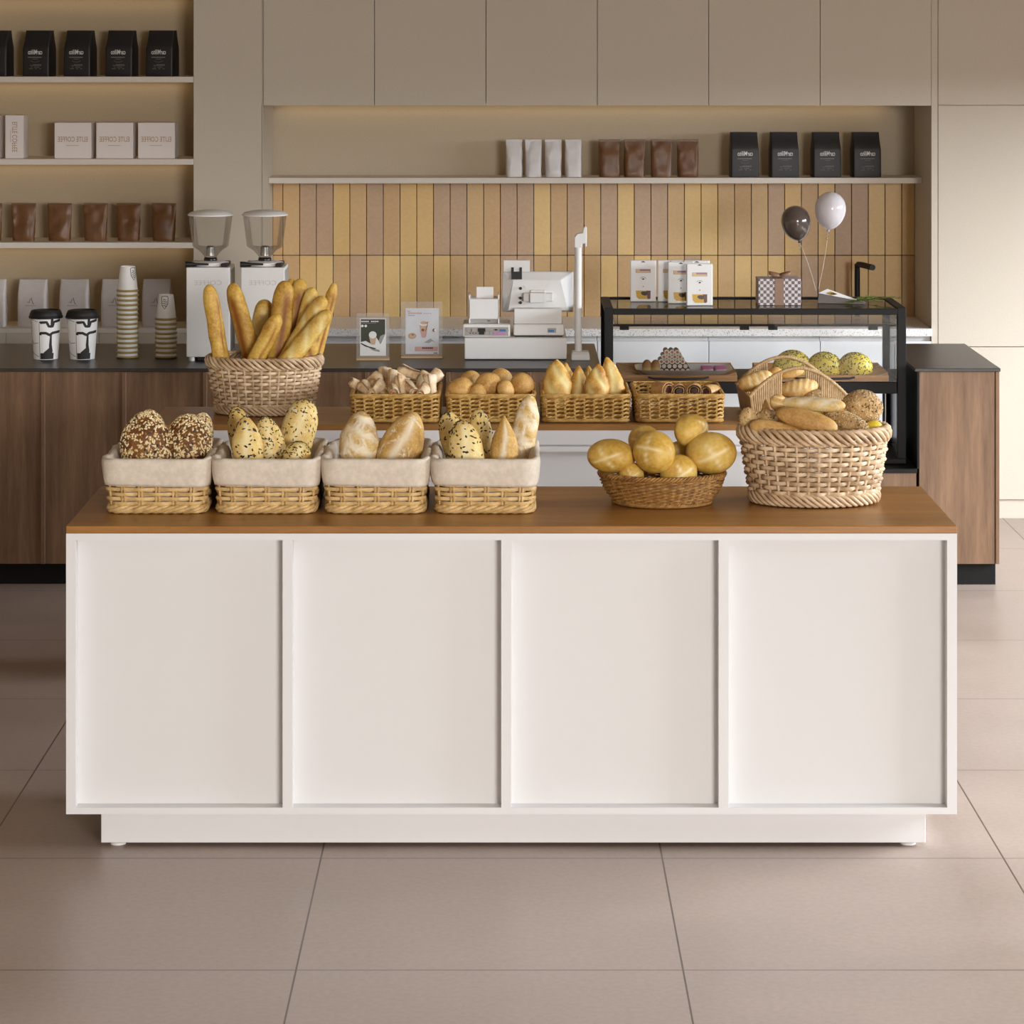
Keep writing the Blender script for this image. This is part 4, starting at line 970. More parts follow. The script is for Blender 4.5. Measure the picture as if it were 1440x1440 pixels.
def braid(mb, L, z, n, r, rad, zr, span=2.2, a0=-0.6, a1=PI+0.5, out=0.0, steps=7, rev=1):
    for i in range(n):
        P = []
        for k in range(steps):
            u = k/(steps-1); a = a0+(a1-a0)*u
            zz = z+zr*math.sin(a-PI/2); p, nn, _ = L((i+rev*span*u)/n, max(0, z)); P.append(p+nn*(out+rad*math.cos(a-PI/2))+Vector((0,0,zz)))
        mb.tube(P, [r*(0.75 if k in (0, steps-1) else R.uniform(0.95,1.06)) for k in range(steps)], 7)
    return mb
def floor_disc(L, z, inset, th=0.006):
    mb = MB(); lo = [];
    P = []
    for k in range(48): p, n, _ = L(k/48, z); P.append(p-n*inset)
    mb.loft([[(p.x,p.y,z) for p in P], [(p.x,p.y,z+th) for p in P]]); return mb

# lined basket
def lined_basket():
    e = empty('lined_basket', (0,0,0)); h = 0.142
    L = Loop(rect_path(0.250, 0.365, 0.03), rect_path(0.276, 0.392, 0.035), h)
    weave(L, 0.021, h-0.004, 9, 26, 0.0058, 0.0056, True, 4, 0.0036).build('woven_wall', M['wick'], e, smooth=60)
    b = MB(); braid(b, L, 0.0122, 44, 0.0058, 0.007, 0.0078, 3.0, -0.2, PI+0.3, out=0.002); b.build('base_braid', M['wick'], e, smooth=60)
    floor_disc(L, 0.010, 0.002).build('bottom', M['wick'], e)
    # linen liner: inside wall, over the rim, flap outside
    b = MB(); loops = []; n = 96
    lv = [(-0.020,0.024),(-0.019,0.06),(-0.017,0.10),(-0.014,0.132),(-0.008,0.147),(0.0,0.1505),(0.0085,0.147),(0.0115,0.138),(0.0125,0.12),(0.0125,0.10),(0.0115,0.085),(0.0105,0.077)]
    for q, (o, z) in enumerate(lv):
        ring = []
        for k in range(n):
            t = k/n; p, nn, tg = L(t, z)
            w = mnoise.noise(Vector((p.x*26, p.y*26, z*14+q*0.11)))
            w2 = mnoise.noise(Vector((p.x*60+5, p.y*60, z*22)))
            corner = abs(math.sin(2*PI*(t+0.0)))**2
            side = 1.5 if abs(nn.x) > 0.7 else 0.6
            oo = o+(0.0028*w+0.0012*w2)*side*(1 if q > 2 else 0.3)
            dzz = 0.0
            if q >= 3 and q <= 6: dzz = 0.004*w*side
            if q >= 10: dzz = -0.004*math.cos(2*PI*(t-0.0)*2)*0.7+0.0025*w
            if abs(nn.x) > 0.5 and abs(nn.y) > 0.5 and q > 4: oo += 0.004
            ring.append(tuple(p+nn*oo+Vector((0,0,z+dzz))))
        loops.append(ring)
    b.loft(loops, 0, (True, False)); b.build('linen_liner', M['linen'], e, smooth=80, solid=0.0018, recalc=False)
    return e
# rectangular golden basket
def gold_basket():
    e = empty('wicker_basket', (0,0,0)); h = 0.092
    L = Loop(rect_path(0.282, 0.335, 0.02), rect_path(0.290, 0.345, 0.022), h)
    weave(L, 0.012, h-0.006, 11, 38, 0.0036, 0.0040, False, 4, 0.0034, skew=0.75).build('woven_wall', M['wick_gold'], e, smooth=60)
    b = MB(); braid(b, L, 0.0075, 70, 0.0028, 0.0055, 0.0045, 5.0, -0.2, PI+0.3); b.build('base_braid', M['wick_gold'], e, smooth=60)
    b = MB(); braid(b, L, h-0.003, 70, 0.0030, 0.0065, 0.0055, 5.0, -0.6, PI+0.7); b.build('rim_braid', M['wick_gold'], e, smooth=60)
    floor_disc(L, 0.007, 0.002).build('bottom', M['wick_gold'], e)
    return e
# big oval baskets
def oval_basket(name='oval_basket'):
    e = empty(name, (0,0,0)); h = 0.192
    L = Loop(oval_path(0.160, 0.108), oval_path(0.192, 0.134), h, 1.15)
    weave(L, 0.030, h-0.024, 11, 34, 0.0058, 0.0058, False, 5, 0.0036).build('woven_wall', M['wick_round'], e, smooth=60)
    b = MB(); braid(b, L, 0.0185, 48, 0.0052, 0.0075, 0.0135, 3.2, -0.1, PI+0.2, out=0.001, rev=-1); b.build('base_braid', M['wick_round'], e, smooth=60)
    b = MB(); braid(b, L, h-0.0125, 48, 0.0058, 0.0095, 0.0165, 3.3, -0.3, PI+0.6, out=0.001, rev=-1); b.build('rim_braid', M['wick_round'], e, smooth=60)
    floor_disc(L, 0.014, 0.004).build('bottom', M['wick_round'], e)
    return e
def bowl_basket():
    e = empty('bread_bowl', (0,0,0)); h = 0.088
    L = Loop(oval_path(0.125, 0.098), oval_path(0.172, 0.138), h, 1.9)
    weave(L, 0.012, h-0.008, 15, 44, 0.0030, 0.0030, False, 4, 0.0024, skew=0.2).build('woven_wall', M['wick_bowl'], e, smooth=60)
    b = MB(); braid(b, L, 0.0065, 96, 0.0026, 0.0045, 0.004, 3.0, -0.2, PI+0.3, out=0.003); b.build('base_braid', M['wick_bowl'], e, smooth=60)
    b = MB(); braid(b, L, h-0.005, 88, 0.0034, 0.006, 0.0055, 3.0, -0.6, PI+0.7); b.build('rim_braid', M['wick_bowl'], e, smooth=60)
    floor_disc(L, 0.008, 0.003).build('bottom', M['wick_bowl'], e)
    return e
def handled_basket():
    e = empty('handled_basket', (0,0,0)); w, d, h = 0.33, 0.34, 0.085
    a = 0.205
    def top(x):      # height of the wrapped front or back wall along x
        u = x/(w/2); return h+0.095*max(0.0, 1-abs(u)**1.9)
    for s in (-1, 1):
        y0 = s*(d/2-0.008); b = MB(); n = 46
        for k in range(n):
            x = -w/2+0.008+(w-0.016)*k/(n-1); u = x/(w/2)
            cut = -0.32 < u < 0.48
            z1 = h-0.004 if cut else top(x)-0.004
            fl = 0.9+0.1*min(1, z1/h)
            b.tube([(x*0.9, y0*0.93, 0.004), (x*0.97, y0*0.985, h*0.5), (x, y0, min(z1, h)), (x*(1 if z1 <= h else 1), y0, z1)], 0.0036, 6)
        b.tube([(x, y0, 0.03) for x in (-w/2*0.93, w/2*0.93)], 0.002, 6)
        b.build('front_wall' if s < 0 else 'rear_wall', M['wick_hand'], e, smooth=60)
        P = []; m_ = 110
        for k in range(m_+1): x = -w/2+w*k/m_; P.append((x, y0, top(x)))
        rr = [0.0062+0.0011*math.sin(k*2.2) for k in range(m_+1)]
        MB().tube(P, rr, 8).build('handle', M['wick_hand'], e, smooth=70)
    for s in (-1, 1):
        b = MB(); x0 = s*(w/2-0.004)
        b.loft([[(x0*0.92-0.004,-d/2*0.93,0.004),(x0*0.92+0.004,-d/2*0.93,0.004),(x0*0.92+0.004,d/2*0.93,0.004),(x0*0.92-0.004,d/2*0.93,0.004)],[(x0-0.004,-d/2+0.004,h),(x0+0.004,-d/2+0.004,h),(x0+0.004,d/2-0.004,h),(x0-0.004,d/2-0.004,h)]])
        b.build('end_panel', M['wick_hand'], e, bevel=0.002)
    MB().box(-w/2*0.9, w/2*0.9, -d/2*0.92, d/2*0.92, 0.001, 0.007).build('bottom', M['wick_hand'], e)
    return e

# ------------------------------------------------------------------ bread
BR = {
 'bun': crust('bun_crust', (176,128,36), (212,170,74), (230,200,118), (236,214,158), 0, 9, 0.5, 0.08, 120),
 'bag': crust('baguette_crust', (164,114,36), (210,164,66), (234,200,108), (140,78,26), 0, 14, 0.55, 0.25),
 'bag2': crust('baguette_pale_crust', (176,126,44), (216,174,78), (238,210,124), (238,218,150), 0, 14, 0.55, 0.25),
 'flour': crust('floured_crust', (170,122,50), (210,170,90), (232,204,136), (240,226,198), 0.55, 16, 0.7, 0.4),
 'flour2': crust('rustic_crust', (168,120,52), (204,160,84), (226,192,124), (238,224,196), 0.25, 16, 0.7, 0.35),
 'seedpale': crust('pale_seeded_crust', (196,154,70), (226,194,116), (238,216,156), (240,222,170), 0.1, 16, 0.6, 0.3),
 'dark': crust('dark_crust', (76,42,16), (108,64,28), (150,98,48), (100,60,30), 0, 20, 0.6, 0.4),
 'brown': crust('brown_loaf_crust', (156,110,52), (196,150,84), (218,178,114), (220,184,126), 0, 16, 0.6, 0.3),
 'gold': crust('golden_roll_crust', (180,124,54), (218,170,96), (234,200,132), (238,212,160), 0, 18, 0.55, 0.3),
 'split': crust('split_loaf_crust', (170,104,30), (212,154,62), (234,196,104), (240,220,150), 0.05, 18, 0.5, 0.35),
 'pastry': crust('flatbread_crust', (200,138,72), (234,200,150), (246,230,200), (240,226,206), 0.45, 30, 0.6, 0.3),
 'fold': crust('folded_pastry_crust', (168,112,54), (218,170,106), (238,208,160), (240,224,200), 0.15, 16, 0.4, 0.2),
 'yseed': crust('yellow_bun_crust', (206,172,36), (228,202,66), (240,224,118), (240,224,150), 0, 12, 0.45, 0.15),
 'rough': crust('rough_seed_crust', (150,110,60), (194,154,98), (222,190,138), (226,198,150), 0, 40, 0.75, 0.9, 60),
 'white': crust('white_loaf_crust', (206,164,84), (232,204,140), (244,228,186), (244,234,208), 0.25, 14, 0.6, 0.25),
}
sdm = {}
for nm, st in (('mixed', [(0,(240,222,178)),(0.42,(222,190,130)),(0.7,(140,96,48)),(0.88,(62,54,46))]), ('black', [(0,(34,30,30)),(0.7,(60,54,46)),(0.9,(120,104,60))]), ('herb', [(0,(70,64,20)),(0.5,(40,34,20)),(0.8,(130,120,40))]), ('oat', [(0,(206,180,134)),(0.5,(176,142,98)),(0.8,(112,84,56))]), ('blackyellow', [(0,(70,54,14)),(0.5,(104,78,22)),(0.8,(60,44,14))])):
    m = N('seeds_'+nm); m.set(0.5); m.col(m.ramp(m.island(), [(p, lin(c)) for p, c in st], 'CONSTANT')); sdm[nm] = m.m
def loaf_mesh(L, Wd, D, p=2.2, e=0.5, scar=None, namp=0.003, nf=14, seed=1, nu=36, nv=32, flatb=0.75, bend=0.0, tip=0.0, depth=0.003, twist=0.0):
    mb = MB(); so = Vector((seed*7.3, seed*3.7, seed*5.1)); vs = []; sc = {}
    for i in range(nu+1):
        u = -math.cos(PI*i/nu); r = max(0.0, 1-abs(u)**p)**e
        if tip: r *= (1-tip*max(0, u)**1.5)
        if i in (0, nu): r = 0.02
        for j in range(nv):
            a = 2*PI*j/nv+twist*u; ca, sa = math.cos(a), math.sin(a)
            x, y, z = Wd/2*r*ca, D/2*r*sa*(1 if sa < 0 else flatb), L/2*u
            q = so+Vector((x, y, z))*nf
            dn = namp*(mnoise.noise(q)+0.5*mnoise.noise(q*2.3))
            s = 0.0; off = 0.0
            if scar and sa < 0.15:
                k = scar[0]
                if k == 'slash':             # scar: n, slope, width
                    n_, sl, w_ = scar[1:]; f = (u*0.5+0.5)*n_+sl*ca; df = abs(f-math.floor(f)-0.5); env = max(0, min(1, (0.95-abs(ca))*4))*max(0, min(1, (0.9-abs(u))*6))
                    s = math.exp(-(df/w_)**2)*env
                elif k == 'long':
                    w_ = scar[1]; s = math.exp(-((ca-0.15*math.sin(3*u))/w_)**2)*max(0, min(1, (0.88-abs(u))*5))
                elif k == 'cross':
                    w_ = scar[1]; xx, zz = x/(Wd/2), u; rr_ = math.hypot(xx, zz)
                    env = max(0, min(1, (0.78-rr_)*4)); c_, s_ = math.cos(0.5), math.sin(0.5)
                    a1, a2 = xx*c_+zz*s_, -xx*s_+zz*c_
                    s = max(math.exp(-(a1/w_)**2), math.exp(-(a2/w_)**2))*env
                off = -depth*s+depth*0.6*(s*(1-s))*4*0.5
            k = 1+(dn+off)/max(0.012, math.hypot(x, y)+0.012)
            vs.append((x*k+bend*(1-u*u), y*k, z*(1+dn*2)))
            if s > 0.02: sc[len(vs)-1] = min(1, s)*(scar[-1] if scar and isinstance(scar[-1], float) and False else 1)
    fs = []
    for i in range(nu):
        for j in range(nv): fs.append((i*nv+j, i*nv+(j+1) % nv, (i+1)*nv+(j+1) % nv, (i+1)*nv+j))
    fs.append(tuple(range(nv))[::-1]); fs.append(tuple(range(nu*nv, (nu+1)*nv)))
    mb.add(vs, fs); mb.scar = sc if sc else {0: 0.0}
    return mb
def seeds_mesh(src, n, ln, wd, seed, front=True, ythr=0.6, zthr=None, jig=0.0):
    rr = random.Random(seed); mb = MB(); fs = [f for f in src.f if len(f) == 4]; cnt = 0; tries = 0
    while cnt < n and tries < n*12:
        tries += 1; f = rr.choice(fs); a, b, c, d = (Vector(src.v[i]) for i in f)
        nn = (c-a).cross(d-b)
        if nn.length < 1e-8: continue
        if rr.random() > min(1, nn.length/1.2e-5*0.4+0.15): continue
        nn.normalize(); p = a.lerp(b, rr.random()).lerp(d.lerp(c, rr.random()), rr.random())
        if nn.dot(Vector((p.x, p.y, 0))) < 0: nn = -nn
        if front and nn.y > ythr: continue
        if zthr is not None and nn.z < zthr: continue
        t = nn.orthogonal().normalized(); t = Matrix.Rotation(rr.uniform(0, 2*PI), 3, nn) @ t; w = nn.cross(t)
        l, q = ln*rr.uniform(0.75,1.2)/2, wd*rr.uniform(0.8,1.2)/2; hh = q*0.8; o = p+nn*(hh*0.2)
        v = [o-t*l, o-t*l*0.3-w*q, o-t*l*0.3+w*q, o+t*l*0.45-w*q*0.8, o+t*l*0.45+w*q*0.8, o+t*l, o-t*l*0.25+nn*hh, o+t*l*0.4+nn*hh*0.9]
        mb.add(v, [(0,1,6),(0,6,2),(1,3,7,6),(2,6,7,4),(3,5,7),(5,4,7)]); cnt += 1
    return mb
def orient(o, p0, p1, face=(0,-1,0.35), spin=0.0):
    z = (p1-p0).normalized(); f = Vector(face); y = -(f-z*f.dot(z)); y.normalize(); x = y.cross(z)
    m = Matrix((x, y, z)).transposed().to_4x4() @ Matrix.Rotation(spin, 4, 'Z'); m.translation = (p0+p1)/2; o.matrix_world = m
SEED = [0]
def bread(name, kind, a, b, wpx, depth_ratio, label, cat, group, Ya, Yb=None, seeds=None, face=(0,-1,0.35), spin=0.0, **k):
    """a, b: photo points of the two ends; Ya, Yb their distances"""
    Yb = Yb or Ya; p0, p1 = W(a[0], a[1], Ya), W(b[0], b[1], Yb); SEED[0] += 1
    Ln = (p1-p0).length; wd_ = wpx*(Ya+Yb)/2/F
    mb = loaf_mesh(Ln, wd_, wd_*depth_ratio, seed=SEED[0], **k)
    o = mb.build(name, BR[kind], None, smooth=180)
    tag(o, label, cat, group); orient(o, p0, p1, face, spin)
    if seeds:
        nm, n, ln, ww = seeds[:4]; s = seeds_mesh(mb, n, ln, ww, SEED[0], *seeds[4:]).build('seeds', sdm[nm], o, smooth=None, recalc=False)
        s['kind'] = 'stuff'
    return o
def ball(name, kind, px, py, rx, rz, Y, label, cat, group, axis=(0,0,1), dy=0.8, face=(0,-1,0.5), seeds=None, roll=0.0, **k):
    s = F/Y; c = W(px, py, Y); d = Vector((math.sin(roll), 0, math.cos(roll))); p0, p1 = c-d*rz/s, c+d*rz/s; SEED[0] += 1
    kk = dict(p=2.0, e=0.5, flatb=0.75); kk.update(k)
    mb = loaf_mesh(2*rz/s, 2*rx/s, 2*rx/s*dy, seed=SEED[0], **kk); o = mb.build(name, BR[kind], None, smooth=180); tag(o, label, cat, group); orient(o, p0, p1, face)
    if seeds:
        nm, n, ln, ww = seeds[:4]; q = seeds_mesh(mb, n, ln, ww, SEED[0], *seeds[4:]).build('seeds', sdm[nm], o, recalc=False); q['kind'] = 'stuff'
    return o
# ------------------------------------------------------------------ front table: four lined baskets
G = 'linen lined baskets on the front table'
lb = lined_basket(); YL = 8.045
for i, (px, lab) in enumerate(((219.5, 'leftmost, holding dark seeded loaves'), (373.5, 'second from left, holding pale seeded loaves'), (527.5, 'third from left, holding two floury loaves'), (682, 'rightmost, holding pointed and seeded loaves'))):
    o = lb if i == 0 else copy_tree(lb)
    Yx = 7.845+0.19; xx = (px-CX)*7.85/F
    o.location = (xx, Yx, TZ+0.0006); tag(o, 'linen lined willow basket on the front table, %s' % lab, 'basket', G)
GA = 'dark seeded loaves in the leftmost lined basket'
ms = ('mixed', 1300, 0.0098, 0.0056, True, 0.25)
bread('seeded_loaf', 'dark', (208,668), (202,580), 71, 0.8, 'large dark loaf covered in sesame seeds, front left in the first lined basket', 'bread', GA, 7.97, 8.02, ms, p=2.4, e=0.5, tip=0.28, namp=0.002)
bread('seeded_loaf', 'dark', (262,668), (266,583), 68, 0.8, 'large dark sesame loaf, front right in the first lined basket', 'bread', GA, 7.99, 8.04, ms, p=2.4, e=0.5, tip=0.2, namp=0.002)
bread('seeded_loaf', 'dark', (216,662), (209,577), 46, 0.8, 'dark sesame loaf peeking out behind the front left one', 'bread', GA, 8.10, 8.13, ms, p=2.4, e=0.5, tip=0.1, namp=0.002)
bread('seeded_loaf', 'dark', (276,664), (286,581), 34, 0.9, 'dark sesame loaf peeking out at the right rim of the first lined basket', 'bread', GA, 8.11, 8.14, ms, p=2.4, e=0.5, namp=0.002)
GB = 'pale seeded loaves in the second lined basket'
bs = ('black', 85, 0.0098, 0.0046, True, -0.15); hs = ('herb', 190, 0.0095, 0.0032, True, 0.0)
bread('seeded_loaf', 'seedpale', (350,662), (331,572), 36, 0.85, 'golden loaf with black seeds, behind left in the second lined basket', 'bread', GB, 8.10, 8.13, bs, p=2.6, e=0.5, tip=0.1)
bread('seeded_loaf', 'seedpale', (352,672), (344,585), 45, 0.85, 'pale pointed loaf with black seeds, front left in the second lined basket', 'bread', GB, 7.93, 7.98, bs, scar=('long',0.28), p=2.4, e=0.55, tip=0.4)
bread('seeded_loaf', 'seedpale', (388,668), (371,586), 44, 0.85, 'pale loaf with green herbs, middle of the second lined basket', 'bread', GB, 8.02, 8.05, hs, scar=('long',0.25), p=2.6, e=0.5, tip=0.2)
bread('seeded_loaf', 'seedpale', (402,672), (431,562), 50, 0.85, 'tall herb crusted loaf leaning right in the second lined basket', 'bread', GB, 8.08, 8.14, hs, scar=('long',0.22), p=3.2, e=0.45)
bread('seeded_loaf', 'seedpale', (404,680), (425,622), 42, 0.8, 'short herb crusted loaf, front right in the second lined basket', 'bread', GB, 7.92, 7.98, hs, scar=('long',0.25), p=2.4, e=0.5)
GC = 'floury loaves in the third lined basket'
bread('rustic_loaf', 'flour', (504,672), (507,578), 57, 0.85, 'floury white dusted loaf, left in the third lined basket', 'bread', GC, 7.99, 8.06, None, scar=('slash',4,0.5,0.2), p=2.4, e=0.52, tip=0.3, namp=0.005, nf=22)
bread('rustic_loaf', 'flour2', (543,680), (584,580), 60, 0.85, 'golden brown loaf leaning right in the third lined basket', 'bread', GC, 7.97, 8.05, None, scar=('long',0.2), p=2.4, e=0.52, tip=0.25, namp=0.004)
GD = 'loaves in the fourth lined basket'
bread('seeded_loaf', 'seedpale', (652,668), (627,579), 38, 0.85, 'golden loaf with black seeds, behind left in the fourth lined basket', 'bread', GD, 8.09, 8.12, bs, p=2.6, e=0.5)
bread('seeded_loaf', 'seedpale', (664,676), (647,591), 48, 0.85, 'pale black seeded loaf, front left in the fourth lined basket', 'bread', GD, 7.93, 7.98, bs, scar=('long',0.28), p=2.6, e=0.5, tip=0.2)
bread('seeded_loaf', 'seedpale', (680,668), (673,575), 34, 0.85, 'black seeded golden loaf, middle rear of the fourth lined basket', 'bread', GD, 8.12, 8.15, bs, p=2.6, e=0.5)
bread('pointed_loaf', 'flour2', (709,680), (709,584), 40, 0.85, 'pointed golden loaf with a split ridge in the fourth lined basket', 'bread', GD, 7.95, 8.0, None, scar=('long',0.16), p=2.2, e=0.6, tip=0.65, namp=0.003)
bread('rustic_loaf', 'flour', (724,684), (746,556), 36, 0.85, 'tall floury baguette leaning out of the right end of the fourth lined basket', 'bread', GD, 8.06, 8.14, None, scar=('slash',5,0.5,0.2), p=3.0, e=0.5, namp=0.005, nf=22)

# bowl with crossed buns
Yw = 8.03
o = bowl_basket(); o.location = ((931-CX)*Yw/F, Yw, TZ+0.0006); tag(o, 'low brown wicker bowl of crossed buns on the front table', 'basket')
GG = 'crossed buns in the brown bowl'
kw = dict(scar=('cross',0.075), namp=0.0012, depth=0.002, nu=40, nv=40, flatb=0.55)
for (px, py, rx, rz, Yq, fc, rl, lab) in (
    (860,641,35,24,8.0,(-0.35,-1,1.0),0.0,'hanging over the left rim'),
    (920.5,636,32,29.5,7.95,(-0.3,-1,0.75),0.65,'large one at the front centre'),
    (908,622,26,23,8.08,(-0.1,-1,0.9),0.6,'tucked behind the front centre one'),
    (967,605,34,22,8.05,(0.5,-0.3,1.0),-0.22,'topmost, lying on its side'),
    (1000,637,36,29.5,8.0,(0.05,-1,0.75),0.0,'large one at the right'),
    (954,664,27,25,7.96,(0.25,-1,1.0),0.0,'low one between the front and right buns'),
    (888,668,18,18,7.97,(0,-1,1.0),0.0,'low one mostly hidden behind the front rim at left'),
    (957,640,22,20,8.1,(0,-1,0.6),0.0,'shaded one under the topmost bun')):
    ball('crossed_bun', 'bun', px, py, rx, rz, Yq, 'golden crossed bun in the bowl, %s' % lab, 'bun', GG, dy=0.86, face=fc, roll=rl, **kw)

# big oval basket
Yo = 8.05
o = oval_basket(); s_ = 1.058; o.scale = (s_, s_, 1.09)
o.location = ((1144.5-CX)*Yo/F, Yo, TZ+0.0006); tag(o, 'large oval wicker basket of mixed loaves at the right end of the front table', 'basket', 'large oval baskets')
ob = o
GE = 'mixed loaves in the large oval basket'
os_ = ('oat', 650, 0.0085, 0.0045, True, 0.5)
bread('brown_loaf', 'brown', (1054,597), (1142,620), 30, 0.9, 'plain brown loaf lying along the front left rim of the oval basket', 'bread', GE, 7.98, 7.97, None, face=(0,-0.7,1), p=3, e=0.5, namp=0.002)
bread('brown_loaf', 'brown', (1091,580), (1178,603), 31, 0.9, 'smooth long brown loaf lying across the middle of the oval basket', 'bread', GE, 8.0, 7.96, None, face=(0,-0.7,1), p=3, e=0.5, namp=0.002)
bread('white_baguette', 'white', (1098,567), (1189,571), 23, 0.95, 'pale floury white loaf on top of the oval basket pile', 'bread', GE, 8.08, 8.02, None, face=(0,-0.6,1), scar=('slash',3,0.6,0.2), p=3.2, e=0.5, namp=0.002)
ball('small_roll', 'gold', 1094, 566, 11.5, 12, 8.08, 'small round golden roll left of the white loaf on top', 'bread', GE, scar=('slash',3,0.3,0.2))
bread('seeded_loaf', 'rough', (1160,577), (1221,607), 27, 0.95, 'brown oat crusted loaf right of the smooth long loaf', 'bread', GE, 8.06, 7.98, ('oat',420,0.007,0.0036,True,0.5), face=(0,-0.7,1), p=2.6, e=0.5)
ball('seeded_round_loaf', 'rough', 1212, 574, 29.5, 25, 8.1, 'big round loaf thickly crusted with oats at the right of the oval basket', 'bread', GE, seeds=os_, namp=0.006, nf=30, dy=0.9)
ball('small_roll', 'yseed', 1229, 603, 13, 12, 8.04, 'small yellow roll at the right rim of the oval basket', 'bread', GE)
ball('seeded_roll', 'rough', 1052, 590, 13, 17, 8.03, 'round seeded roll at the left rim of the oval basket', 'bread', GE, seeds=('oat',120,0.006,0.003,True,0.5), scar=('long',0.2))
bread('seeded_loaf', 'rough', (1060,590), (1096,584), 22, 0.95, 'rough brown seeded loaf behind the front left brown loaf', 'bread', GE, 8.07, 8.07, ('oat',160,0.006,0.003,True,0.5), face=(0,-0.7,1))
bread('brown_loaf', 'brown', (1080,592), (1077,561), 15, 0.9, 'pointed brown loaf end sticking up at the back left of the oval basket', 'bread', GE, 8.12, 8.14, None, p=2.2, e=0.6, tip=0.6)
bread('golden_loaf', 'yseed', (1128,584), (1166,588), 18, 0.9, 'yellow loaf half hidden under the white loaf', 'bread', GE, 8.08, 8.08, None, face=(0,-0.7,1))
bread('brown_loaf', 'brown', (1075,606), (1215,610), 40, 0.8, 'dark brown loaf underneath, showing in gaps at the front of the oval basket', 'bread', GE, 8.07, 8.07, None, face=(0,-0.5,1), p=3)

# ------------------------------------------------------------------ second table
o = copy_tree(ob); o.scale = (1,1,1); Yv = 9.90
o.location = ((372-CX)*Yv/F, Yv, TZ+0.0006); tag(o, 'large oval wicker basket of baguettes at the left end of the second table', 'basket', 'large oval baskets')
GF = 'baguettes in the oval basket'
for (a, b, w, ya, yb, kd, sc, lab, sp_) in (
    ((320,560),(293,400),25,9.86,9.84,'bag',('long',0.10),'leftmost, standing apart', 0.7),
    ((372,562),(326,398),29,9.90,9.92,'bag',('long',0.45),'second from left, brown stripe down its side', -0.75),
    ((330,565),(392,442),25,9.83,9.82,'bag',('long',0.12),'short one crossing in front', 0.5),
    ((352,560),(374,421),29,9.99,10.0,'bag2',('slash',4,0.5,0.2),'pale one behind the crossing pair', 0),
    ((384,562),(401,395),31,9.92,9.93,'bag',('long',0.3),'tall one in the middle with a dark stripe', 0.25),
    ((396,560),(410,392),20,10.0,10.0,'bag',('long',0.2),'mostly hidden behind the tall middle one', 0),
    ((402,560),(423,392),27,9.97,9.98,'bag',('long',0.35),'tall one right of the middle', 0),
    ((404,562),(440,404),24,9.93,9.94,'bag2',('slash',5,0.5,0.2),'bumpy one leaning right', 0),
    ((370,566),(456,417),28,9.87,9.88,'bag2',('slash',5,0.5,0.2),'blunt pale one leaning right', 0),
    ((356,568),(464,436),25,9.82,9.82,'bag2',('slash',5,0.45,0.18),'front one leaning far right', 0.2),
    ((430,562),(470,398),17,9.97,9.99,'bag',('long',0.2),'thin rightmost one', 0.5),
    ((416,566),(448,450),22,9.90,9.93,'bag',('slash',4,0.5,0.18),'low one at the right rim', 0)):
    bread('baguette', kd, a, b, w, 0.9, 'golden baguette in the oval basket, %s' % lab, 'bread', GF, ya, yb, None, scar=sc, p=7.0, e=0.5, namp=0.0035, nf=22, nu=50, depth=0.003, spin=sp_)
# four golden baskets
gb = gold_basket(); GH = 'golden wicker baskets on the second table'
XG = []
for i, (px, lab) in enumerate(((555.5,'leftmost, filled with rolled flatbreads'), (690,'second from left, filled with round rolls'), (823.5,'third from left, filled with pointed split loaves'), (955.5,'rightmost of the four, holding four folded pastries'))):
    o = gb if i == 0 else copy_tree(gb); Yb_ = 9.64+0.172; x = (px-CX)*9.66/F; XG.append(x)
    o.location = (x, Yb_, TZ+0.0006); tag(o, 'golden rectangular wicker basket on the second table, %s' % lab, 'basket', GH)
fill_red = flat('wrap_filling', (186,92,44), 0.5, var=0.25, scale=60)
def wrap_proto(seed, ln=0.085, r0=0.0165, r1=0.021, name='rolled_flatbread', fill=None, kind='pastry'):
    e = empty(name, (0,0,0)); rr = random.Random(seed); b = MB(); loops = []; n = 60; turns = 2.3
    for i in range(9):
        u = i/8; rad = r0+(r1-r0)*u; ring = []; inn = []
        for k in range(n+1):
            a = turns*2*PI*k/n; q = rad*(0.42+0.58*k/n)+(0.006 if k > n*0.85 else 0)*(u)
            wob = 1+0.06*math.sin(2*a+seed)+0.06*math.sin(7*u+seed)
            ring.append((q*wob*math.cos(a), ln*(u-0.5)+(0.006 if fill is None else 0.004)*math.sin(a*0.7+seed)*(1 if i in (0, 8) else 0.3), q*wob*math.sin(a)))
        loops.append(ring)
    vs = [p for l in loops for p in l]; fs = [(i*(n+1)+k, i*(n+1)+k+1, (i+1)*(n+1)+k+1, (i+1)*(n+1)+k) for i in range(8) for k in range(n)]
    b.add(vs, fs); b.build('wrap', BR[kind], e, smooth=60, solid=0.0016, recalc=False)
    f = MB(); f.lathe([(0.0,-ln*0.44),(r0*0.4,-ln*0.43),(r1*0.4,ln*0.42),(0,ln*0.43)], 12, 0, Matrix.Rotation(-PI/2,4,'X'))
    f.build('filling', fill or fill_red, e, smooth=60); return e
wp = [wrap_proto(k) for k in (1, 2, 3)]; cnt = [0, 0, 0]
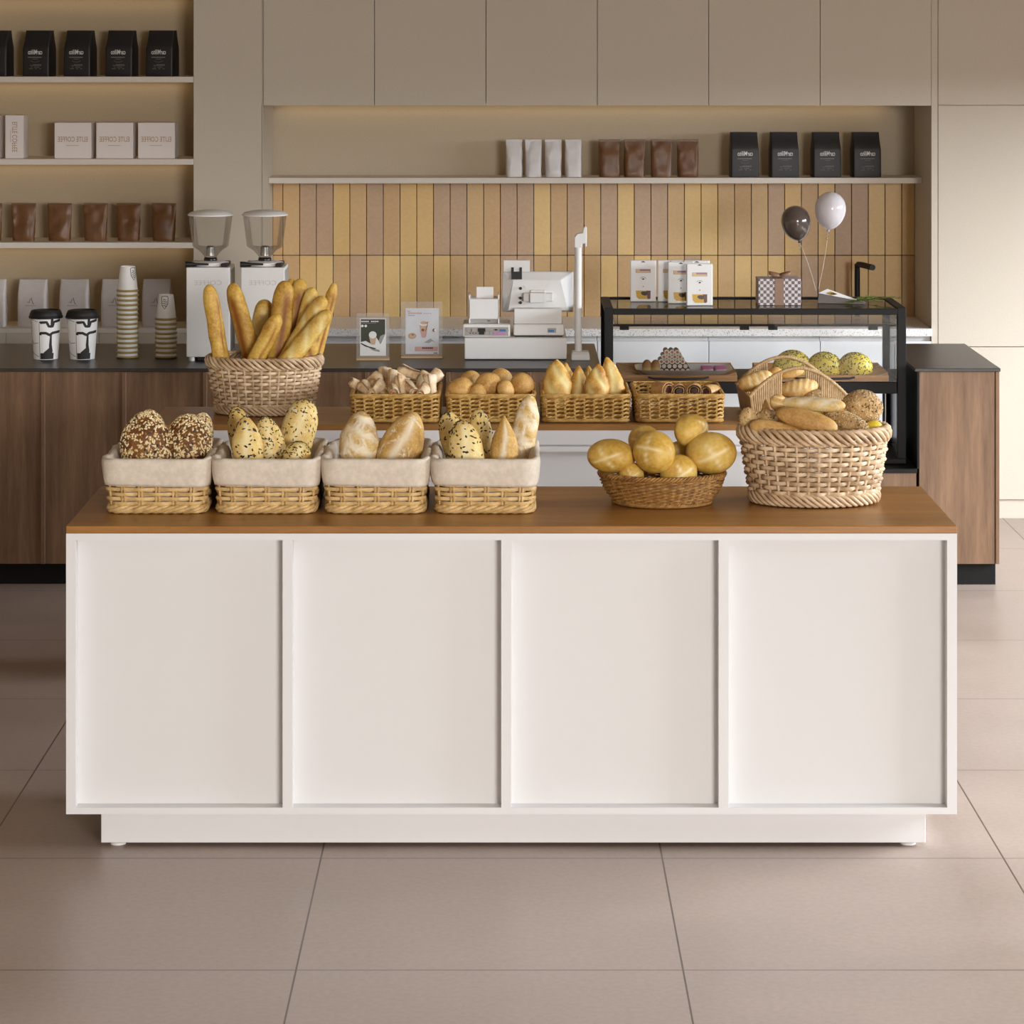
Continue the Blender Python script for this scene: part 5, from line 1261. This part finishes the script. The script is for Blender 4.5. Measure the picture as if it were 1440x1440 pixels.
for i, (px, py, rx, ry, rz, Y, lab) in enumerate((
    (507,545,-0.5,0,-1.0,9.78,'lying low at the left end'), (522,538,0.3,0,-0.7,9.86,'pale one second at the left'), (528,548,0.2,0.3,-0.2,9.72,'steep one at the front left'),
    (541,535,1.0,0,0.2,9.9,'standing at the back left'), (552,540,1.15,0,-0.15,9.8,'upright in the middle'), (563,547,0.9,0,0.25,9.72,'front middle with white end'),
    (578,526,0.2,0.2,1.2,9.84,'topmost of the heap'), (577,548,0.15,0,0.4,9.70,'open end with red filling facing front'), (592,541,0.7,0,-0.5,9.8,'right of the topmost one'),
    (605,545,1.0,0,0.3,9.72,'upright front right'), (607,535,0.5,0,-0.8,9.88,'at the back right'), (553,551,0.0,0,0.1,9.69,'low at the front rim'), (536,549,0.5,0,0.9,9.75,'crosswise at the front left'), (566,535,0.6,0,-0.3,9.87,'leaning behind the topmost one'), (595,551,0.1,0,-0.2,9.69,'open end at the front right rim'), (516,550,0.3,0,0.5,9.72,'short pale end at the left rim'))):
    k = i % 3; o = wp[k] if cnt[k] == 0 else copy_tree(wp[k]); cnt[k] += 1
    o.location = W(px, py, Y); o.rotation_euler = (rx, ry, rz); tag(o, 'pale rolled flatbread in the first golden basket, %s' % lab, 'pastry', 'rolled flatbreads in the golden basket')
GI = 'round rolls in the second golden basket'
for (px, py, rx, rz, Y, lab) in ((648,547,19,16,9.74,'front left'), (662,536,15,15,9.9,'back left'), (686,541,19,17,9.76,'large one in front centre'), (705,532,16,14,9.93,'back right, highest'), (734,542,17,18,9.76,'front right'), (711,548,12,14,9.72,'small one between centre and right'), (672,552,13,12,9.72,'low one between left and centre')):
    ball('round_roll', 'gold', px, py, rx, rz, Y, 'round golden roll in the second golden basket, %s' % lab, 'bun', GI, dy=0.9, face=(0.1,-1,0.7), namp=0.003, nf=24, roll=R.uniform(-0.4,0.4))
GJ = 'pointed split loaves in the third golden basket'
for (a, b, w, Y0_, sc, lab) in (((784,580),(783,505),42,9.74,('slash',2,0.7,0.25),'large one at the left'), ((806,580),(795,510),22,9.86,('long',0.35),'thin one behind the left one'), ((812,580),(814,514),27,9.80,('long',0.3),'narrow one in the middle'), ((826,576),(828,514),20,9.92,('long',0.2),'one at the back of the middle'), ((836,580),(842,511),34,9.74,('slash',2,0.6,0.2),'broad one right of the middle'), ((872,584),(853,502),32,9.78,('long',0.4),'rightmost, its pale cut face showing')):
    bread('split_loaf', 'split', a, b, w, 0.7, 'pointed golden split loaf in the third golden basket, %s' % lab, 'bread', GJ, Y0_, Y0_+0.03, None, scar=sc, p=2.3, e=0.56, tip=0.42, namp=0.007, nf=34, depth=0.005)
fill_dark = flat('pastry_filling', (84,40,34), 0.5, var=0.2, scale=60)
GK = 'folded pastries in the fourth golden basket'
for k, (px, py, a) in enumerate(((933,546,0.5), (954,548,0.1), (977,547,0.0), (1000,549,-0.4))):
    o = wrap_proto(20+k, 0.085, 0.027, 0.030, 'folded_pastry', fill_dark, 'fold'); o.location = W(px, py+2, 9.76); o.rotation_euler = (0.12, 2.4, a)
    tag(o, 'glazed folded pastry with dark filling in the fourth golden basket, %s from the left' % ORD[k], 'pastry', GK)
# handled basket
Yh = 9.83
o = handled_basket(); o.location = ((1112-CX)*Yh/F, Yh, TZ+0.0006); o.rotation_euler = (0,0,0.06); tag(o, 'rope wrapped basket with two arched handles behind the oval basket', 'basket')
GL = 'loaves in the handled basket'
bread('slashed_loaf', 'gold', (1040,545), (1086,527), 27, 0.9, 'golden slashed loaf at the left of the handled basket', 'bread', GL, 9.80, 9.86, None, scar=('slash',5,0.4,0.15), face=(0,-0.7,1), p=2.8, depth=0.004)
ball('small_roll', 'gold', 1091, 524, 10, 8, 9.9, 'small round roll under the rear handle of the handled basket', 'bread', GL)
bread('golden_loaf', 'gold', (1099,530), (1131,519), 17, 0.9, 'smooth golden loaf at the back of the handled basket', 'bread', GL, 9.9, 9.92, None, face=(0,-0.7,1))
bread('croissant', 'gold', (1096,550), (1150,541), 29, 0.9, 'plump ridged croissant seen through the front handle', 'bread', GL, 9.76, 9.78, None, scar=('slash',6,0.7,0.2), face=(0,-0.7,1), p=2.2, bend=0.004, depth=0.005)
bread('slashed_loaf', 'gold', (1062,562), (1101,540), 24, 0.9, 'golden loaf behind the left part of the wrapped front wall', 'bread', GL, 9.74, 9.8, None, scar=('slash',4,0.4,0.15), face=(0,-0.7,1))
bread('seeded_loaf', 'rough', (1130,561), (1164,553), 20, 0.9, 'brown crusty loaf at the right of the handled basket', 'bread', GL, 9.74, 9.76, ('oat',120,0.006,0.003,True,0.5), face=(0,-0.7,1))
# seeded yellow buns on the right tray
TY = TRZ+0.0006
for k, (px, py, rx, rz) in enumerate(((1114,512,28,16), (1159,514,26,14.5), (1202,515,25.5,14))):
    Y = 11.60; s = F/Y; e_ = ball('seeded_bun', 'yseed', px, py, rx, rx*0.95, Y, 'glossy yellow bun with dark seeds on the right wooden tray, %s' % ['leftmost','middle','rightmost'][k], 'bun', 'seeded yellow buns on the right tray', dy=0.66, face=(0,-0.12,1), flatb=0.42, seeds=('blackyellow', 260, 0.0085, 0.0042, True, -0.25), namp=0.001)
    d_ = 2*rx/s*0.66; e_.location.z = TY+d_/2*0.42+0.001
